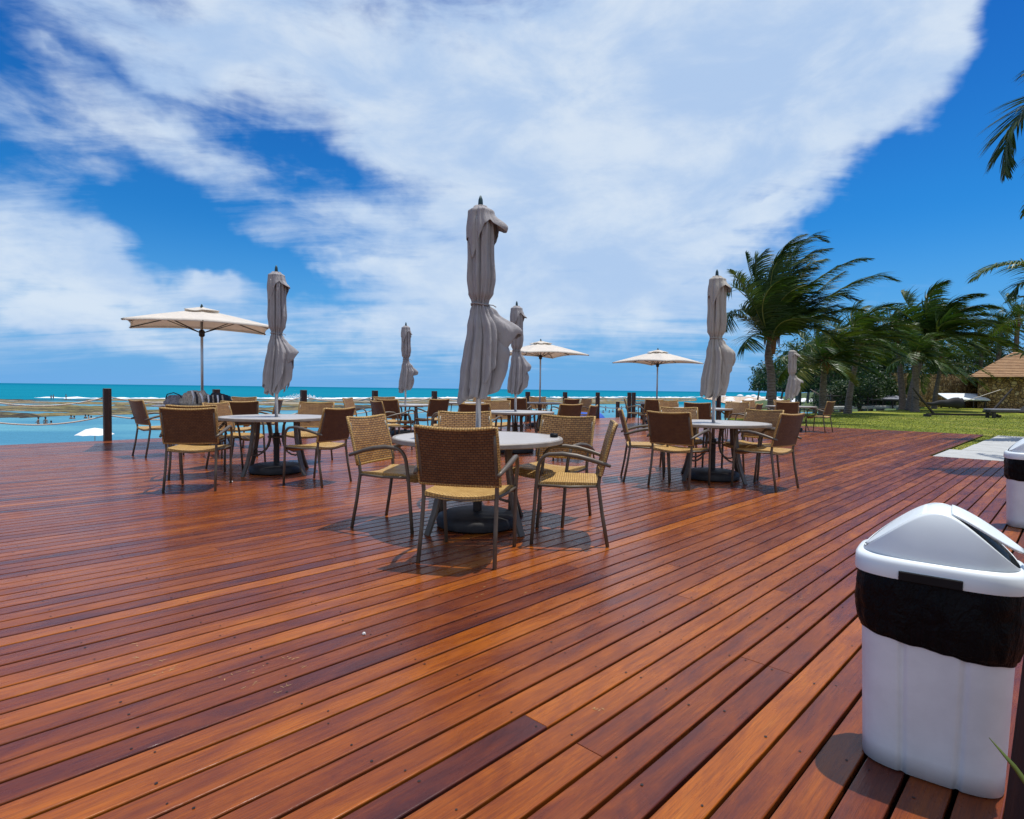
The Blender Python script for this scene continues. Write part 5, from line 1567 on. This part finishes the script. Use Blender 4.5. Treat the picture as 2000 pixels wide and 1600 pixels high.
def lounger(label, px, py, w_px, backmat='dark_cushion'):
    x0, y0 = G(px, py, LZ); x1, _ = G(px + w_px, py, LZ); L = x1 - x0
    root = empty('sun_lounger', label, 'sun lounger', (x0, y0, LZ), 0, 'dark loungers on the lawn')
    b = MB(); b.box((L * .5, .25, .32), (L, .55, .10), bev=.02); b.build('frame', 'dark_metal', root)
    b = MB(); b.box((L * .28, .25, .42), (L * .55, .5, .09), bev=.03); b.build('cushion', 'pale_cushion', root)
    b = MB(); b.box((L * .80, .25, .66), (L * .45, .5, .12), Matrix.Rotation(R(-38), 3, 'Y'), bev=.03); b.build('backrest', backmat, root)
    for fx in (.08, .9):
        for fy in (.05, .45): 
            b = MB(); b.box((L * fx, fy, .14), (.13, .1, .28)); b.build('leg', 'dark_metal', root)
    return root
lounger('dark lounger with pale cushion and raised back, cut by the right edge', 1934, 817, 84)
lounger('darker lounger farther off beneath the stone house', 1926, 796, 50)
# low dark fence between lawn and beach
fe = empty('rail_fence', 'low dark rail fence at the far edge of the lawn, before the bushes', 'fence', (AT(1604, 790, 41).x, 41, LZ))
fx1 = AT(1742, 790, 47); bx_ = AT(1604, 790, 41).x
D_ = Vector((fx1.x - bx_, 6.0, 0)); 
for k in range(3):
    b = MB(); b.tube([(0, 0, .3 + .32 * k), (D_.x, D_.y, .3 + .32 * k)], .045, 6); b.build('rail', 'dark_metal', fe)
for k in range(9):
    p_ = D_ * (k / 8); b = MB(); b.box((p_.x, p_.y, .5), (.12, .12, 1.1), bev=.01); b.build('post', 'dark_metal', fe)
for k in range(8):
    if k in (3,): continue
    p_ = D_ * ((k + .5) / 8)
    b = MB(); b.box((p_.x, p_.y - .6, .12), (1.35, .35, .22), Matrix.Rotation(math.atan2(6, D_.x), 3, 'Z'), bev=.04)
    o_ = b.build('kerb_stone', 'concrete'); o_.location = fe.location
    tag(o_, 'pale kerb stone in the row along the foot of the dark fence', 'kerb stone', 'pale kerb stones in a row at the foot of the fence')

# ------------------------------------------------------------------ beach parasols on the far beach and below the deck
def beach_parasol(side=1.35, h=2.1):
    root = empty('beach_parasol', None, 'parasol', group='white parasols crowding the far beach')
    b = MB(); n = 8
    vs = [(0, 0, h + .55)]; 
    for rr, zz_ in ((.5, .40), (1.0, .0)):
        for i in range(n * 2):
            a = PI * i / n; k = 1 if i % 2 == 0 else .93
            vs.append((side * rr * k * math.cos(a), side * rr * k * math.sin(a), h + zz_ - (0 if i % 2 == 0 else -.03)))
    m2 = n * 2; fs = [(0, 1 + i, 1 + (i + 1) % m2) for i in range(m2)] + [(1 + i, 1 + m2 + i, 1 + m2 + (i + 1) % m2, 1 + (i + 1) % m2) for i in range(m2)]
    b.add(vs, fs); solid(b.build('canopy', 'white_fabric', root), .02)
    b = MB(); b.tube([(0, 0, 0), (0, 0, h + .5)], .04, 8); b.build('pole', 'aluminium', root)
    return root
bp0 = beach_parasol(); rb = random.Random(9)
def bp_place(x, y, z, s_, label, group=True, first=[True]):
    c_ = bp0 if first[0] else copy_tree(bp0); first[0] = False
    c_.location = (x, y, z); c_.scale = (s_,) * 3; c_.rotation_euler.z = rb.uniform(0, 1); c_['label'] = label
    if not group and 'group' in c_: del c_['group']
    return c_
P_ = AT(185, 836, 47); bp1 = copy_tree(bp0); bp1.location = (P_.x, 47, P_.z - 2.65); bp1['label'] = 'white parasol on the beach below the left railing, only its top showing'
del bp1['group']
for i in range(54):
    px = rb.uniform(1398, 1672); Y = rb.uniform(150, 330) if px > 1420 else rb.uniform(230, 420)
    top_y = 767 + (px - 1500) * .012
    x = AT(px, 780, Y).x
    bp_place(x, Y, ZW + .4, rb.uniform(.95, 1.35), 'small white parasol in the crowd of parasols on the far beach')
# blue sunshade by the water
P_ = AT(1152, 818, 40)
root = empty('beach_sunshade', 'blue domed sunshade at the water, left of the clear-standing post', 'sunshade', (P_.x, 40, P_.z - .4))
b = MB(); b.grid(lambda u, v: (1.15 * math.cos(u * 2 * PI) * math.cos(v * PI / 2) ** .8, .7 * math.sin(u * 2 * PI) * math.cos(v * PI / 2) ** .8, .95 * math.sin(v * PI / 2)), 20, 8, closed=True)
solid(b.build('canopy', 'blue_fabric', root, True), .01)
b = MB(); b.tube([(.2, 0, -3.4), (.15, 0, .9)], .03, 6); b.build('pole', 'aluminium', root)

# ------------------------------------------------------------------ people in the lagoon, on the reef and on the beach
def figure(pose, seed):
    me = bpy.data.meshes.new('person'); 
    V_ = [(0, 0, .93), (0, 0, 1.12), (0, 0, 1.36), (0, 0, 1.47), (0, .01, 1.56), (0, .01, 1.66), (0, .01, 1.73)]
    rad = [.125, .115, .13, .055, .085, .095, .05]
    E_ = [(0, 1), (1, 2), (2, 3), (3, 4), (4, 5), (5, 6)]
    for s_ in (-1, 1):
        o = len(V_)
        if pose == 0: arm = [(.17 * s_, 0, 1.40), (.23 * s_, .02, 1.14), (.22 * s_, .10, .90), (.21 * s_, .13, .80)]
        elif pose == 1: arm = [(.17 * s_, 0, 1.40), (.30 * s_, .05, 1.18), (.20 * s_, .22, 1.05), (.12 * s_, .27, 1.04)]
        else: arm = [(.17 * s_, 0, 1.40), (.36 * s_, .0, 1.20), (.50 * s_, .05, 1.02), (.55 * s_, .06, .94)]
        V_ += arm; rad += [.055, .042, .034, .028]; E_ += [(2, o), (o, o + 1), (o + 1, o + 2), (o + 2, o + 3)]
        o = len(V_); sw = .10 * s_ * (1 if pose != 0 else .3)
        V_ += [(.10 * s_, 0, .86), (.11 * s_, .02 + sw, .48), (.11 * s_, -.01 + sw, .09), (.12 * s_, .13 + sw, .03)]; rad += [.088, .060, .042, .035]
        E_ += [(0, o), (o, o + 1), (o + 1, o + 2), (o + 2, o + 3)]
    me.from_pydata(V_, E_, []); me.materials.append(MATS['skin'])
    o_ = bpy.data.objects.new('person', me); C.objects.link(o_)
    import bmesh
    bm_ = bmesh.new(); bm_.from_mesh(me); bm_.verts.layers.skin.verify(); bm_.to_mesh(me); bm_.free()
    md = o_.modifiers.new('skin', 'SKIN')
    sk = me.skin_vertices[0].data if len(me.skin_vertices) else None
    if sk:
        for i, r_ in enumerate(rad): sk[i].radius = (r_, r_ * .85)
        sk[0].use_root = True
    sub(o_, 1)
    b = MB(); b.lathe([(.128, .78), (.142, .86), (.132, .98), (.12, 1.0)], 14); sh = b.build('swimwear', 'swimwear', o_, True); sh.scale = (1.35, 1.05, 1)
    b = MB(); b.lathe([(.075, 1.56), (.108, 1.62), (.112, 1.70), (.08, 1.77), (.02, 1.795)], 12); b.build('hair', 'dark_metal', o_, True).location = (0, -.012, 0)
    return tag(o_, None, 'person')
protos = [figure(0, 1), figure(1, 2), figure(2, 3)]; used = [False] * 3
PP = [  # px of the body, py where the body meets water or rock, ground z, waterline height on the body, pose, label
 (75, 828.5, ZW, .85, 1, 'bather standing waist-deep in the lagoon, leftmost of the pair'), (89, 828.5, ZW, .85, 0, 'bather standing waist-deep in the lagoon, right one of the pair'),
 (100, 828, ZW, 1.35, 2, 'bather with only head and shoulders out, right of the waist-deep pair'), (139, 818.5, ZW, 1.2, 0, 'bather shoulder-deep near the reef, left of two close together'), (145, 818.5, ZW, 1.3, 1, 'bather neck-deep near the reef, right of two close together'),
 (167, 817.5, ZW, 1.15, 0, 'left one of three bathers near the thick left post'), (173, 818.5, ZW, 1.1, 2, 'middle one of three bathers near the thick left post'), (178, 818.5, ZW, 1.3, 1, 'right one of three bathers near the thick left post'),
 (100, 779, ZW + .4, .55, 1, 'person on the outer reef, left of two close together'), (104.5, 779, ZW + .4, .45, 0, 'person on the outer reef, right of two close together'), (129, 781.5, ZW + .4, 0, 0, 'person standing upright on the reef left of the thick post'),
 (1146, 801, ZW, .9, 0, 'bather in the shallows left of the clear-standing post, first'), (1152, 801, ZW, .9, 1, 'bather in the shallows left of the clear-standing post, second'), (1158, 801.5, ZW, 1., 0, 'bather in the shallows close to the clear-standing post'),
 (1183, 802.5, ZW, .5, 1, 'bather standing right of the clear-standing post'), (1214, 800, ZW, .8, 0, 'bather between the short post and the pair of posts'), (1242.5, 816, ZW, .3, 0, 'wading person right of the pair of posts'),
 (1178, 807, ZW, 1.1, 2, 'swimmer right of the clear-standing post, nearest of the row'), (1190, 806, ZW, 1.2, 1, 'swimmer in the row left of the short post, middle'), (1197, 805.5, ZW, 1.1, 0, 'swimmer in the row left of the short post, right'),
 (1429, 790, ZW + .3, 0, 1, 'person walking on the far beach by the water, left'), (1474, 794, ZW + .3, 0, 2, 'person standing on the far beach left of the big trunk'), (1462, 792, ZW + .3, 0, 0, 'person on the far beach before the parasols'),
]
for (px, py, z, wl, pose, lb) in PP:
    x, y = G(px, py, z)
    if used[pose]:
        o_ = copy_tree(protos[pose])
    else: o_ = protos[pose]; used[pose] = True
    o_.location = (x, y, z - wl); o_.rotation_euler.z = (px * 1.7) % 6.28; o_['label'] = lb
